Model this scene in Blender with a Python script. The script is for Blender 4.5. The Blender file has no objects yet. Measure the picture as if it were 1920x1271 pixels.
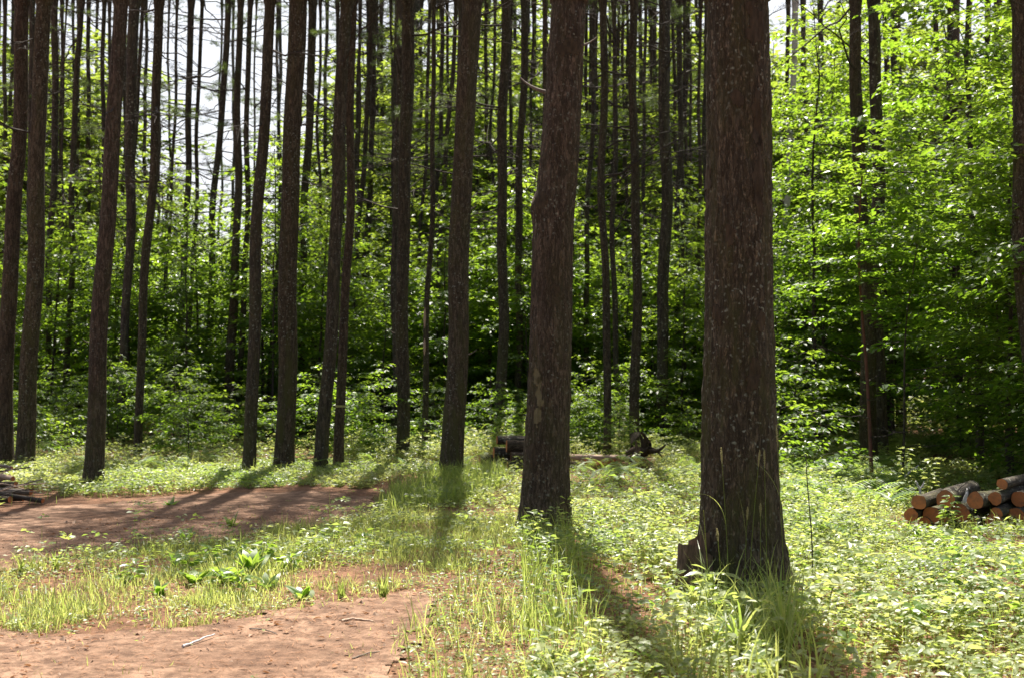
import bpy, math, random
import numpy as np

# ------------------------------------------------------------------ camera, sky, sun, exposure
SC = bpy.context.scene
COL = SC.collection
F, CX, CY, HOR, CAMZ = 2400.0, 960.0, 635.5, 690.0, 1.5
PITCH = math.atan((HOR - CY) / F)
cam_d = bpy.data.cameras.new("camera")
cam_d.sensor_width = 36.0
cam_d.lens = 45.0
cam_d.clip_start, cam_d.clip_end = 0.1, 2000.0
cam_d.dof.use_dof = True
cam_d.dof.focus_distance = 9.5
cam_d.dof.aperture_fstop = 3.5
cam = bpy.data.objects.new("camera", cam_d)
cam.location = (0, 0, CAMZ)
cam.rotation_euler = (math.pi / 2 + PITCH, 0, 0)
COL.objects.link(cam)
SC.camera = cam

SUN_EL = math.radians(65)
SUN_AZ = math.radians(2.0)       # almost straight ahead of the camera (+Y)
world = bpy.data.worlds.new("World")
SC.world = world
world.use_nodes = True
wn, wl = world.node_tree.nodes, world.node_tree.links
bg = wn["Background"]
sky = wn.new("ShaderNodeTexSky")
sky.sky_type = 'NISHITA'
sky.sun_disc = False
sky.sun_elevation = SUN_EL
sky.sun_rotation = SUN_AZ
sky.air_density, sky.dust_density, sky.ozone_density = 1.0, 5.0, 1.0
# thin bright cloud spread over the blue
wtc = wn.new("ShaderNodeTexCoord")
wmap = wn.new("ShaderNodeMapping")
wmap.inputs["Scale"].default_value = (1.6, 1.6, 4.0)
wns = wn.new("ShaderNodeTexNoise")
wns.inputs["Scale"].default_value = 1.7
wns.inputs["Detail"].default_value = 6
wr = wn.new("ShaderNodeValToRGB")
wr.color_ramp.elements[0].position, wr.color_ramp.elements[0].color = .30, (.55, .55, .55, 1)
wr.color_ramp.elements[1].position, wr.color_ramp.elements[1].color = .62, (.9, .9, .9, 1)
wm = wn.new("ShaderNodeMixRGB")
wm.inputs[2].default_value = (7.6, 7.8, 8.2, 1)
wl.new(wtc.outputs["Generated"], wmap.inputs[0])
wl.new(wmap.outputs[0], wns.inputs["Vector"])
wl.new(wns.outputs[0], wr.inputs[0])
wsp = wn.new("ShaderNodeSeparateXYZ")
wl.new(wtc.outputs["Generated"], wsp.inputs[0])
wmr = wn.new("ShaderNodeMapRange")          # brighter toward the sun (+Y), bluer behind
wmr.inputs[1].default_value, wmr.inputs[2].default_value = -.1, .85
wmr.inputs[3].default_value, wmr.inputs[4].default_value = .12, 1.0
wl.new(wsp.outputs[1], wmr.inputs[0])
wmu = wn.new("ShaderNodeMath")
wmu.operation = 'MULTIPLY'
wl.new(wr.outputs[0], wmu.inputs[0])
wl.new(wmr.outputs[0], wmu.inputs[1])
wl.new(wmu.outputs[0], wm.inputs[0])
wl.new(sky.outputs[0], wm.inputs[1])
wl.new(wm.outputs[0], bg.inputs[0])
bg.inputs[1].default_value = 0.055

sun_d = bpy.data.lights.new("sun", 'SUN')
sun_d.energy = 5.0
sun_d.angle = math.radians(0.5)
sun_d.color = (1.0, 0.94, 0.84)
sun = bpy.data.objects.new("sun", sun_d)
sun.rotation_euler = (-(math.pi / 2 - SUN_EL), 0, -SUN_AZ)
sun.location = (0, 30, 40)
COL.objects.link(sun)

SC.view_settings.view_transform = 'Standard'
SC.view_settings.look = 'None'
SC.view_settings.exposure = 1.6
SC.view_settings.gamma = 1.0
SC.cycles.max_bounces = 8
SC.cycles.diffuse_bounces = 3
SC.cycles.glossy_bounces = 2
SC.cycles.transmission_bounces = 5
SC.cycles.transparent_max_bounces = 4
SC.cycles.sample_clamp_indirect = 6.0
SC.cycles.use_denoising = True

# ------------------------------------------------------------------ numbers
R = np.random.default_rng(11)
PR = random.Random(5)
TAB = np.random.default_rng(3).random((32, 32, 32))


def vnoise(p):
    p = np.asarray(p, float)
    i = np.floor(p).astype(int)
    f = p - i
    f = f * f * (3 - 2 * f)
    out = 0
    for dx in (0, 1):
        for dy in (0, 1):
            for dz in (0, 1):
                w = (f[..., 0] if dx else 1 - f[..., 0]) * (f[..., 1] if dy else 1 - f[..., 1]) * (f[..., 2] if dz else 1 - f[..., 2])
                out = out + w * TAB[(i[..., 0] + dx) % 32, (i[..., 1] + dy) % 32, (i[..., 2] + dz) % 32]
    return out * 2 - 1


def fbm(p, oct=4):
    p = np.asarray(p, float)
    a, s, out = 1.0, 1.0, 0
    for _ in range(oct):
        out = out + a * vnoise(p * s + 7.3 * s)
        a *= .5
        s *= 2.03
    return out


def height(x, y):
    x, y = np.asarray(x, float), np.asarray(y, float)
    p = np.stack([x * .35, y * .35, 0 * x], -1)
    q = np.stack([x * 1.7, y * 1.7, 0 * x + 4], -1)
    return .035 * vnoise(p) + .012 * vnoise(q)


def ray(px, py):
    u, v = (px - CX) / F, (CY - py) / F
    c, s = math.cos(PITCH), math.sin(PITCH)
    return u, c - v * s, s + v * c


def at(px, py, Y):
    """the point at distance Y in front of the camera that the photo shows at px, py"""
    u, y, z = ray(px, py)
    return np.array([u / y * Y, Y, CAMZ + z / y * Y])


def on_ground(px, py):
    u, y, z = ray(px, py)
    t = -CAMZ / z
    return np.array([u * t, y * t, 0.0])


def project(x, y, z=0.0):
    c, s = math.cos(PITCH), math.sin(PITCH)
    d = y * c + (z - CAMZ) * s
    w = -y * s + (z - CAMZ) * c
    return CX + F * x / d, CY - F * w / d


def inside(poly, px, py):
    res = np.zeros(np.shape(px), bool)
    n = len(poly)
    for i in range(n):
        x1, y1 = poly[i]
        x2, y2 = poly[(i + 1) % n]
        if y1 == y2:
            continue
        c = ((y1 > py) != (y2 > py)) & (px < (x2 - x1) * (py - y1) / (y2 - y1) + x1)
        res ^= c
    return res


def unit(a):
    return a / np.maximum(np.linalg.norm(a, axis=-1, keepdims=True), 1e-9)


# ------------------------------------------------------------------ mesh collecting
class MB:
    def __init__(self):
        self.v, self.f, self.m, self.r, self.n, self.sm = [], [], [], [], 0, []

    def add(self, V, Fc, mat=0, rnd=0.5, smooth=False):
        V = np.asarray(V, float).reshape(-1, 3)
        Fc = np.asarray(Fc, int)
        self.v.append(V)
        self.f.append(Fc + self.n)
        self.m.append(np.full(len(Fc), mat))
        self.sm.append(np.full(len(Fc), smooth))
        self.r.append(np.broadcast_to(np.asarray(rnd, float), (len(V),)))
        self.n += len(V)
        return self

    def mesh(self, name, mats):
        me = bpy.data.meshes.new(name)
        V = np.concatenate(self.v)
        me.vertices.add(len(V))
        me.vertices.foreach_set("co", V.astype(np.float32).ravel())
        tot = sum(f.size for f in self.f)
        cnt = np.concatenate([np.full(len(f), f.shape[1]) for f in self.f])
        idx = np.concatenate([f.ravel() for f in self.f])
        me.loops.add(tot)
        me.loops.foreach_set("vertex_index", idx.astype(np.int32))
        me.polygons.add(len(cnt))
        st = np.concatenate([[0], np.cumsum(cnt)[:-1]])
        me.polygons.foreach_set("loop_start", st.astype(np.int32))
        me.polygons.foreach_set("material_index", np.concatenate(self.m).astype(np.int32))
        me.polygons.foreach_set("use_smooth", np.concatenate(self.sm))
        a = me.attributes.new("rnd", 'FLOAT', 'POINT')
        a.data.foreach_set("value", np.concatenate(self.r).astype(np.float32))
        for m in mats:
            me.materials.append(m)
        me.update(calc_edges=True)
        return me

    def build(self, name, mats, parent=None):
        return link(name, self.mesh(name, mats), parent)


def link(name, me, parent=None, loc=None):
    o = bpy.data.objects.new(name, me)
    COL.objects.link(o)
    if parent is not None:
        o.parent = parent
    if loc is not None:
        o.location = loc
    return o


def tag(o, label=None, cat=None, group=None, kind=None):
    if label:
        o["label"] = label
    if cat:
        o["category"] = cat
    if group:
        o["group"] = group
    if kind:
        o["kind"] = kind
    return o


def thing(name, loc, label, cat, group=None):
    o = bpy.data.objects.new(name, None)
    o.empty_display_size = .2
    o.location = loc
    COL.objects.link(o)
    return tag(o, label, cat, group)


def tube(P, rad, n=6, cap=True, fn=None):
    """ring surface along the points P; fn(angle, s) may scale the radius"""
    P = np.asarray(P, float)
    rad = np.broadcast_to(np.asarray(rad, float), (len(P),))
    T = unit(np.gradient(P, axis=0))
    ref = np.where(np.abs(T[:, 2:3]) > .8, np.array([[1., 0, 0]]), np.array([[0, 0, 1.]]))
    A = unit(np.cross(T, np.cross(ref, T)))
    B = np.cross(T, A)
    th = np.linspace(0, 2 * np.pi, n, endpoint=False)
    k = rad[:, None] * np.ones((1, n))
    if fn is not None:
        k = k * fn(th[None, :] + 0 * k, np.arange(len(P))[:, None] + 0 * k)
    V = P[:, None, :] + k[..., None] * (np.cos(th)[None, :, None] * A[:, None, :] + np.sin(th)[None, :, None] * B[:, None, :])
    i = np.arange(len(P) - 1)[:, None] * n
    j = np.arange(n)[None, :]
    a, b = i + j, i + (j + 1) % n
    Q = np.stack([a, b, b + n, a + n], -1).reshape(-1, 4)
    return V.reshape(-1, 3), Q


def leaf_batch(P, D, N, L, W, fold=.15, droop=.0, full=True):
    """leaves at P pointing along D with normal N; full = seven-point ovate leaf, else a folded diamond"""
    D = unit(D)
    S = unit(np.cross(D, N))
    N = np.cross(S, D)
    L, W = np.asarray(L)[:, None], np.asarray(W)[:, None]
    n = len(P)
    if full:
        pts = [(0, 0, 0), (.22, .38, fold), (.58, .46, fold), (1, 0, 0), (.58, -.46, fold), (.22, -.38, fold), (.48, 0, 0)]
        tri = [(6, 0, 1), (6, 1, 2), (6, 2, 3), (6, 3, 4), (6, 4, 5), (6, 5, 0)]
    else:
        pts = [(0, 0, 0), (.45, .5, fold), (1, 0, 0), (.45, -.5, fold)]
        tri = [(0, 1, 2), (0, 2, 3)]
    V = np.stack([P + D * L * a + S * W * b + N * (W * c - droop * L * a * a) for a, b, c in pts], 1)
    T = (np.arange(n)[:, None, None] * len(pts) + np.array(tri)[None]).reshape(-1, 3)
    return V.reshape(-1, 3), T, len(pts)


def blade_batch(P, az, H, lean, curl, W, K=5, lance=False, rng=R):
    """strap leaves: start upright at angle lean from vertical and bend over by curl (radians) to the tip"""
    n = len(P)
    s = np.linspace(0, 1, K)
    ang = lean[:, None] + curl[:, None] * s[None, :] ** 1.4
    ds = H[:, None] / (K - 1)
    hx = np.concatenate([np.zeros((n, 1)), np.cumsum(np.sin(ang[:, :-1]) * ds, 1)], 1)
    hz = np.concatenate([np.zeros((n, 1)), np.cumsum(np.cos(ang[:, :-1]) * ds, 1)], 1)
    d = np.stack([np.cos(az), np.sin(az)], -1)
    C = np.stack([P[:, None, 0] + d[:, None, 0] * hx, P[:, None, 1] + d[:, None, 1] * hx, P[:, None, 2] + hz], -1)
    side = np.stack([-d[:, 1], d[:, 0], 0 * az], -1)
    tw = rng.uniform(-.5, .5, n)
    side = unit(side + tw[:, None] * np.stack([d[:, 0], d[:, 1], 0 * az], -1))
    prof = (np.sin(np.pi * np.clip(.12 + .88 * s, 0, 1)) ** .8 if lance else (1 - s ** 2.2) * (.6 + .4 * np.minimum(1, s * 4)))
    prof = np.maximum(prof, .03)
    w = W[:, None] * prof[None, :] * .5
    V = np.stack([C - side[:, None, :] * w[..., None], C + side[:, None, :] * w[..., None]], 2)   # n,K,2,3
    base = np.arange(n)[:, None] * 2 * K + 2 * np.arange(K - 1)[None, :]
    Q = np.stack([base, base + 1, base + 3, base + 2], -1).reshape(-1, 4)
    return V.reshape(-1, 3), Q, 2 * K


# ------------------------------------------------------------------ materials
def new_mat(name):
    m = bpy.data.materials.new(name)
    m.use_nodes = True
    nt = m.node_tree
    nt.nodes.clear()
    out = nt.nodes.new("ShaderNodeOutputMaterial")
    return m, nt, out


class N:
    """short hand for one node tree"""
    def __init__(self, nt):
        self.nt = nt

    def n(self, typ, **kw):
        o = self.nt.nodes.new("ShaderNode" + typ)
        for k, v in kw.items():
            setattr(o, k, v)
        return o

    def l(self, a, b):
        self.nt.links.new(a, b)

    def set(self, sock, v):
        if isinstance(v, (int, float)):
            sock.default_value = v
        elif isinstance(v, tuple):
            sock.default_value = v if len(v) == len(sock.default_value) else (*v, 1)
        else:
            self.l(v, sock)

    def math(self, op, a, b=0.0, clamp=False):
        o = self.n("Math", operation=op, use_clamp=clamp)
        self.set(o.inputs[0], a)
        self.set(o.inputs[1], b)
        return o.outputs[0]

    def mix(self, f, a, b, mode='MIX'):
        o = self.n("MixRGB", blend_type=mode)
        self.set(o.inputs[0], f)
        self.set(o.inputs[1], a)
        self.set(o.inputs[2], b)
        return o.outputs[0]

    def ramp(self, f, stops):
        o = self.n("ValToRGB")
        self.set(o.inputs[0], f)
        e = o.color_ramp.elements
        while len(e) < len(stops):
            e.new(.5)
        for i, (p, c) in enumerate(stops):
            e[i].position = p
            e[i].color = (c, c, c, 1) if isinstance(c, (int, float)) else (*c, 1)
        return o.outputs[0]

    def noise(self, vec, scale, detail=4, rough=.6, dist=0):
        o = self.n("TexNoise")
        o.inputs["Scale"].default_value = scale
        o.inputs["Detail"].default_value = detail
        o.inputs["Roughness"].default_value = rough
        o.inputs["Distortion"].default_value = dist
        self.l(vec, o.inputs["Vector"])
        return o.outputs[0]

    def voro(self, vec, scale, feature='F1', rnd=1.0):
        o = self.n("TexVoronoi", feature=feature)
        o.inputs["Scale"].default_value = scale
        o.inputs["Randomness"].default_value = rnd
        self.l(vec, o.inputs["Vector"])
        return o

    def coords(self, scale=(1, 1, 1), shift=True):
        tc = self.n("TexCoord")
        mp = self.n("Mapping")
        mp.inputs["Scale"].default_value = scale
        if shift:
            oi = self.n("ObjectInfo")
            v = self.n("VectorMath", operation='ADD')
            self.l(tc.outputs["Object"], v.inputs[0])
            c = self.n("CombineXYZ")
            self.l(self.math('MULTIPLY', oi.outputs["Random"], 37.0), c.inputs[2])
            self.l(c.outputs[0], v.inputs[1])
            self.l(v.outputs[0], mp.inputs["Vector"])
        else:
            self.l(tc.outputs["Object"], mp.inputs["Vector"])
        return mp.outputs[0]


def leaf_mat(name, dark, light, trans_dark, trans_light, tr=.5, rough=.42, spec=.5):
    m, nt, out = new_mat(name)
    g = N(nt)
    at_ = g.n("Attribute", attribute_name="rnd")
    oi = g.n("ObjectInfo")
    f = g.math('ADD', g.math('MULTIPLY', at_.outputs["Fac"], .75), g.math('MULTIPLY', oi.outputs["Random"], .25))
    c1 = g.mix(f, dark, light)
    c2 = g.mix(f, trans_dark, trans_light)
    p = g.n("BsdfPrincipled")
    g.l(c1, p.inputs["Base Color"])
    p.inputs["Roughness"].default_value = rough
    p.inputs["Specular IOR Level"].default_value = spec
    t = g.n("BsdfTranslucent")
    g.l(c2, t.inputs["Color"])
    x = g.n("MixShader")
    x.inputs[0].default_value = tr
    g.l(p.outputs[0], x.inputs[1])
    g.l(t.outputs[0], x.inputs[2])
    g.l(x.outputs[0], out.inputs[0])
    return m


def bark_mat(name, furrow, plate, warm, lichen=.5, moss=.4, sc=1.0, bump=1.0):
    m, nt, out = new_mat(name)
    g = N(nt)
    v = g.coords((1, 1, .22))
    vi = g.coords((1, 1, 1))
    oi = g.n("ObjectInfo")
    warp = g.noise(vi, 9 * sc, 3)
    add = g.n("VectorMath", operation='ADD')
    sub = g.n("VectorMath", operation='SCALE')
    cc = g.n("CombineXYZ")
    g.l(warp, cc.inputs[0]); g.l(warp, cc.inputs[1])
    g.l(cc.outputs[0], sub.inputs[0]); sub.inputs["Scale"].default_value = .05
    g.l(v, add.inputs[0]); g.l(sub.outputs[0], add.inputs[1])
    def ridge(vec, scale, wdt, lo):
        q = g.noise(vec, scale, 5, .62, .6)
        return g.ramp(g.math('ABSOLUTE', g.math('SUBTRACT', q, .5)), [(0, lo), (wdt, 1.0)])
    fur = ridge(g.coords((1, 1, .16)), 34 * sc, .08, 0.05)
    fur2 = ridge(g.coords((1, 1, .34)), 70 * sc, .08, .3)
    fine = g.noise(v, 60 * sc, 6, .7)
    flake = g.voro(add.outputs[0], 48 * sc)
    big = g.noise(vi, 2.2, 4, .6)
    hgt = g.math('ADD', g.math('MULTIPLY', g.math('MULTIPLY', fur, fur2), g.math('ADD', .5, fine)), g.math('MULTIPLY', flake.outputs["Distance"], -.5))
    col = g.mix(g.ramp(big, [(.35, 0.), (.65, 1.)]), plate, warm)
    col = g.mix(g.ramp(fine, [(.3, 0.), (.7, 1.)]), g.mix(.35, col, furrow), g.mix(.18, col, (.42, .36, .28)))
    col = g.mix(g.math('MULTIPLY', fur, fur2), furrow, col)
    # damp dark streaks and knots
    fc = g.n('SeparateXYZ'); g.l(flake.outputs['Color'], fc.inputs[0])
    col = g.mix(g.ramp(fc.outputs[0], [(.72, 0.), (.95, .3)]), col, tuple(min(1, c * 1.7) for c in plate))
    col = g.mix(g.ramp(fc.outputs[1], [(.6, 0.), (.95, .5)]), col, furrow)
    st = g.noise(g.coords((1.6, 1.6, .25)), 3.4, 4, .6, .4)
    col = g.mix(g.ramp(st, [(.60, 0.), (.72, .5)]), col, tuple(c * .5 for c in furrow))
    # lichen specks
    lw = g.n("VectorMath", operation='ADD')
    ln = g.n("TexNoise"); ln.inputs["Scale"].default_value = 14; ln.inputs["Detail"].default_value = 4
    g.l(vi, ln.inputs["Vector"])
    lsc = g.n("VectorMath", operation='SCALE'); lsc.inputs["Scale"].default_value = .09
    g.l(ln.outputs[1], lsc.inputs[0])
    g.l(vi, lw.inputs[0]); g.l(lsc.outputs[0], lw.inputs[1])
    lv = g.voro(lw.outputs[0], 24 * sc)
    big2 = g.noise(vi, 1.3, 3)
    lf = g.math('MULTIPLY', g.ramp(lv.outputs["Distance"], [(.12, 1.), (.30, 0.)]), g.ramp(big2, [(.36, 0.), (.6, 1.)]))
    col = g.mix(g.math('MULTIPLY', lf, lichen), col, (.42, .44, .34))
    ms = g.noise(g.coords((2.2, 2.2, .5)), 2.6, 5, .7)
    tz = g.n("TexCoord"); sz = g.n("SeparateXYZ"); g.l(tz.outputs["Object"], sz.inputs[0])
    low = g.ramp(g.math('DIVIDE', sz.outputs[2], 4.0), [(.0, 1.6), (.75, .6)])
    mf = g.math('MULTIPLY', g.math('MULTIPLY', g.ramp(ms, [(.47, 0.), (.66, 1.)]), low), moss, True)
    col = g.mix(mf, col, (.115, .112, .042))
    col = g.mix(g.math('MULTIPLY', oi.outputs["Random"], .3), col, g.mix(.4, col, (.04, .036, .028)))
    p = g.n("BsdfPrincipled")
    g.l(col, p.inputs["Base Color"])
    p.inputs["Roughness"].default_value = .92
    p.inputs["Specular IOR Level"].default_value = .2
    b = g.n("Bump")
    b.inputs["Strength"].default_value = bump
    b.inputs["Distance"].default_value = .02
    g.l(hgt, b.inputs["Height"])
    g.l(b.outputs[0], p.inputs["Normal"])
    g.l(p.outputs[0], out.inputs[0])
    return m


def plain_mat(name, a, b, scale=20, rough=.85, stretch=(1, 1, 1), bump=.3, spec=.3):
    m, nt, out = new_mat(name)
    g = N(nt)
    v = g.coords(stretch)
    f = g.noise(v, scale, 5, .65)
    p = g.n("BsdfPrincipled")
    g.l(g.mix(g.ramp(f, [(.3, 0.), (.7, 1.)]), a, b), p.inputs["Base Color"])
    p.inputs["Roughness"].default_value = rough
    p.inputs["Specular IOR Level"].default_value = spec
    bu = g.n("Bump")
    bu.inputs["Strength"].default_value = bump
    bu.inputs["Distance"].default_value = .01
    g.l(f, bu.inputs["Height"])
    g.l(bu.outputs[0], p.inputs["Normal"])
    g.l(p.outputs[0], out.inputs[0])
    return m


def cut_mat(name):
    """sawn log end: rings, a darker heart and radial checks"""
    m, nt, out = new_mat(name)
    g = N(nt)
    tc = g.n("TexCoord")
    oi = g.n("ObjectInfo")
    ln = g.n("VectorMath", operation='LENGTH')
    mp = g.n("Mapping")
    mp.inputs["Scale"].default_value = (1, 1, 0)
    g.l(tc.outputs["Object"], mp.inputs[0])
    g.l(mp.outputs[0], ln.inputs[0])
    nz = g.noise(tc.outputs["Object"], 30, 4)
    r = g.math('ADD', ln.outputs["Value"], g.math('MULTIPLY', nz, .012))
    ring = g.math('SINE', g.math('MULTIPLY', r, 700.0))
    col = g.mix(g.math('MULTIPLY', g.math('ADD', ring, 1.0), .3), (.52, .17, .05), (.26, .07, .022))
    col = g.mix(g.ramp(r, [(.0, 1.), (.02, .3), (.04, 0.)]), col, (.35, .12, .04))
    col = g.mix(g.ramp(nz, [(.4, 0.), (.7, .6)]), col, (.5, .16, .06))
    stain = g.noise(g.coords((1, 1, 1)), 11, 4, .7)
    col = g.mix(g.ramp(stain, [(.45, 0.), (.62, .8)]), col, (.13, .06, .035))
    col = g.mix(g.math('MULTIPLY', oi.outputs["Random"], .3), col, (.58, .24, .08))
    p = g.n("BsdfPrincipled")
    g.l(col, p.inputs["Base Color"])
    p.inputs["Roughness"].default_value = .8
    g.l(p.outputs[0], out.inputs[0])
    return m


def soil_mat(name, a, b, c, needle):
    m, nt, out = new_mat(name)
    g = N(nt)
    v = g.coords((1, 1, 1), shift=False)
    n1 = g.noise(v, 1.1, 6, .65)
    n2 = g.noise(v, 9, 6, .7)
    n3 = g.noise(v, 70, 5, .75)
    nd = g.voro(g.coords((1, 3.2, 1), shift=False), 60)
    nd2 = g.voro(g.coords((3.4, 1, 1), shift=False), 52)
    col = g.mix(g.ramp(n1, [(.35, 0.), (.62, 1.)]), a, b)
    col = g.mix(g.ramp(n2, [(.40, 0.), (.60, .9)]), col, c)
    col = g.mix(g.ramp(n3, [(.4, .55), (.62, 0.)]), col, g.mix(.6, col, (.03, .02, .015)))
    col = g.mix(g.ramp(nd.outputs["Distance"], [(.1, .6), (.3, 0.)]), col, needle)
    col = g.mix(g.ramp(nd2.outputs["Distance"], [(.08, .6), (.25, 0.)]), col, g.mix(.5, needle, (.05, .03, .02)))
    p = g.n("BsdfPrincipled")
    g.l(col, p.inputs["Base Color"])
    p.inputs["Roughness"].default_value = .95
    p.inputs["Specular IOR Level"].default_value = .15
    bu = g.n("Bump")
    bu.inputs["Strength"].default_value = .7
    bu.inputs["Distance"].default_value = .02
    g.l(g.math('ADD', g.math('MULTIPLY', n2, 1.5), n3), bu.inputs["Height"])
    g.l(bu.outputs[0], p.inputs["Normal"])
    g.l(p.outputs[0], out.inputs[0])
    return m


BARK = bark_mat("pine_bark", (.046, .036, .024), (.220, .172, .112), (.240, .172, .104), 1.0, .85)
BARK_GREY = bark_mat("grey_pine_bark", (.042, .036, .026), (.170, .140, .094), (.180, .132, .085), .8, .6, .8)
BARK_RED = bark_mat("red_pine_bark", (.046, .034, .024), (.225, .164, .115), (.245, .164, .108), .6, .4, .9)
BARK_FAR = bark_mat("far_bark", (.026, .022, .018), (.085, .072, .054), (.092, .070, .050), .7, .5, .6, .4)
BIRCH = plain_mat("birch_bark", (.32, .30, .28), (.62, .60, .56), 9, .7, (1, 1, 2.5), .2)
DEADWOOD = plain_mat("dead_wood", (.09, .07, .055), (.20, .165, .135), 30, .9, (3, 3, .4))
PALEWOOD = plain_mat("bare_wood", (.30, .20, .14), (.50, .37, .27), 24, .8, (3, 3, .3))
GREYWOOD = plain_mat("weathered_wood", (.26, .24, .24), (.52, .50, .50), 22, .75, (3, 3, .4))
TWIG = plain_mat("twig_bark", (.028, .022, .017), (.062, .050, .039), 25, .9)
STEM = plain_mat("sapling_bark", (.03, .025, .02), (.072, .058, .045), 18, .85, (1, 1, .4))
STEM_RED = plain_mat("reddish_sapling_bark", (.10, .045, .03), (.17, .08, .055), 18, .85, (1, 1, .4))
CUT = cut_mat("sawn_wood")
KNOT = plain_mat("knot_bark", (.022, .016, .009), (.075, .052, .030), 30, .9, (1, 1, .4), .8)
MOSS = plain_mat("bark_moss", (.10, .082, .042), (.17, .142, .075), 30, .95, (1, 1, .35), .6)
ROT = plain_mat("rotten_wood", (.036, .025, .017), (.20, .135, .09), 16, .95, (2, 2, .5), .8)
TAPE = plain_mat("faded_tape", (.30, .29, .10), (.42, .40, .16), 20, .6)
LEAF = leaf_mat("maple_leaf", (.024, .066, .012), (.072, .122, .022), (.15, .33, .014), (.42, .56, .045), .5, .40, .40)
LEAF_BACK = leaf_mat("far_leaf", (.028, .066, .014), (.075, .125, .026), (.18, .31, .02), (.48, .58, .07), .5, .5, .3)
HERB = leaf_mat("herb_leaf", (.065, .115, .028), (.205, .24, .085), (.27, .42, .05), (.68, .70, .19), .45, .44, .6)
FERNM = leaf_mat("fern_leaf", (.05, .11, .03), (.10, .17, .05), (.24, .42, .05), (.46, .58, .1), .5, .5, .4)
BROAD = leaf_mat("broad_leaf", (.040, .095, .018), (.10, .165, .035), (.18, .36, .03), (.44, .58, .07), .48, .38, .5)
GRASSM = leaf_mat("grass_blade", (.055, .12, .02), (.16, .20, .05), (.24, .38, .04), (.62, .63, .18), .5, .42, .45)
DRYGRASS = leaf_mat("seed_head", (.26, .23, .12), (.42, .38, .22), (.5, .46, .2), (.7, .62, .34), .45, .6, .3)
NEEDLE = leaf_mat("pine_needle", (.03, .06, .02), (.05, .09, .028), (.14, .22, .03), (.24, .32, .06), .35, .45, .4)
RUST = leaf_mat("rusty_needle", (.24, .07, .03), (.40, .14, .06), (.45, .14, .04), (.6, .25, .1), .35, .6, .2)
LITTERM = leaf_mat("dead_leaf", (.16, .075, .035), (.36, .19, .10), (.3, .12, .04), (.5, .25, .1), .2, .6, .3)
CRUMB = plain_mat("soil_crumb", (.12, .075, .05), (.36, .25, .18), 3, .95)
SOIL = soil_mat("needle_litter", (.17, .085, .048), (.24, .125, .072), (.11, .06, .036), (.34, .17, .095))
DIRT = soil_mat("path_dirt", (.21, .122, .078), (.36, .228, .152), (.10, .058, .038), (.31, .16, .09))

# ------------------------------------------------------------------ ground and path
DIRT_A = [(-600, 1010), (-600, 968), (0, 964), (100, 949), (250, 939), (400, 929), (560, 922), (690, 928), (735, 946), (705, 966), (620, 978), (560, 990), (480, 1002), (380, 1012), (300, 1022), (250, 1035), (100, 1047), (0, 1078), (-600, 1130)]
DIRT_B = [(-600, 1225), (0, 1192), (100, 1197), (230, 1192), (330, 1187), (480, 1162), (560, 1152), (640, 1140), (700, 1126), (760, 1105), (815, 1118), (790, 1170), (745, 1220), (700, 1330), (690, 1500), (-900, 1500)]
DIRT_C = [(510, 1078), (600, 1058), (690, 1062), (670, 1090), (560, 1104)]
DIRT_D = [(850, 1040), (930, 1022), (968, 1042), (900, 1075)]


def dirt_mask(x, y, soft=True):
    px, py = project(x, y)
    p = np.stack([x * 1.6, y * 1.6, 0 * x], -1)
    k = 900.0 / np.maximum(y, 1) / 6.0
    px = px + vnoise(p) * 1.6 * k + vnoise(p * 4) * 1.1 * k + vnoise(p * 11) * .6 * k
    py = py + vnoise(p + 9) * .34 * k + vnoise(p * 4 + 3) * .26 * k + vnoise(p * 11 + 3) * .14 * k
    m = inside(DIRT_A, px, py) | inside(DIRT_B, px, py)
    return m


def axis(lo, hi, step, far, n):
    mid = np.arange(lo, hi + step / 2, step)
    k = np.geomspace(step * 3, far, n)
    return np.concatenate([(lo - k)[::-1], mid, hi + k])


gx, gy = axis(-9, 9, .08, 600, 22), axis(3, 26, .08, 600, 22)
GX, GY = np.meshgrid(gx, gy)
GZ = height(GX, GY)
near = (np.abs(GX) < 9.5) & (GY > 2.5) & (GY < 26.5)
GZ = GZ + near * .006 * fbm(np.stack([GX * 9, GY * 9, 0 * GX], -1), 2)
nx_, ny_ = len(gx), len(gy)
ii = (np.arange(ny_ - 1)[:, None] * nx_ + np.arange(nx_ - 1)[None, :])
MB().add(np.stack([GX, GY, GZ], -1), np.stack([ii, ii + 1, ii + 1 + nx_, ii + nx_], -1).reshape(-1, 4), smooth=True).build("ground", [SOIL])["kind"] = "structure"

xs, ys = np.arange(-7.5, 1.2, .03), np.arange(4.6, 16.5, .03)
X2, Y2 = np.meshgrid(xs, ys)
Z2 = height(X2, Y2) + .006 + .012 * np.clip(fbm(np.stack([X2 * 5, Y2 * 5, 0 * X2 + 3], -1), 3), -.6, 1) * .7 + .004
Z2 = np.maximum(Z2, height(X2, Y2) + .009 * 1.9 - .004)
n2 = len(xs)
ii = (np.arange(len(ys) - 1)[:, None] * n2 + np.arange(n2 - 1)[None, :])
keep = dirt_mask(X2[:-1, :-1], Y2[:-1, :-1])
ii = ii[keep]
used = np.zeros(X2.size, bool)
Q = np.stack([ii, ii + 1, ii + 1 + n2, ii + n2], -1)
used[Q.ravel()] = True
rm = np.cumsum(used) - 1
MB().add(np.stack([X2, Y2, Z2], -1).reshape(-1, 3)[used], rm[Q], smooth=True).build("dirt_path", [DIRT])["kind"] = "structure"


def gz(x, y):
    return float(height(np.array(x), np.array(y)))


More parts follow.
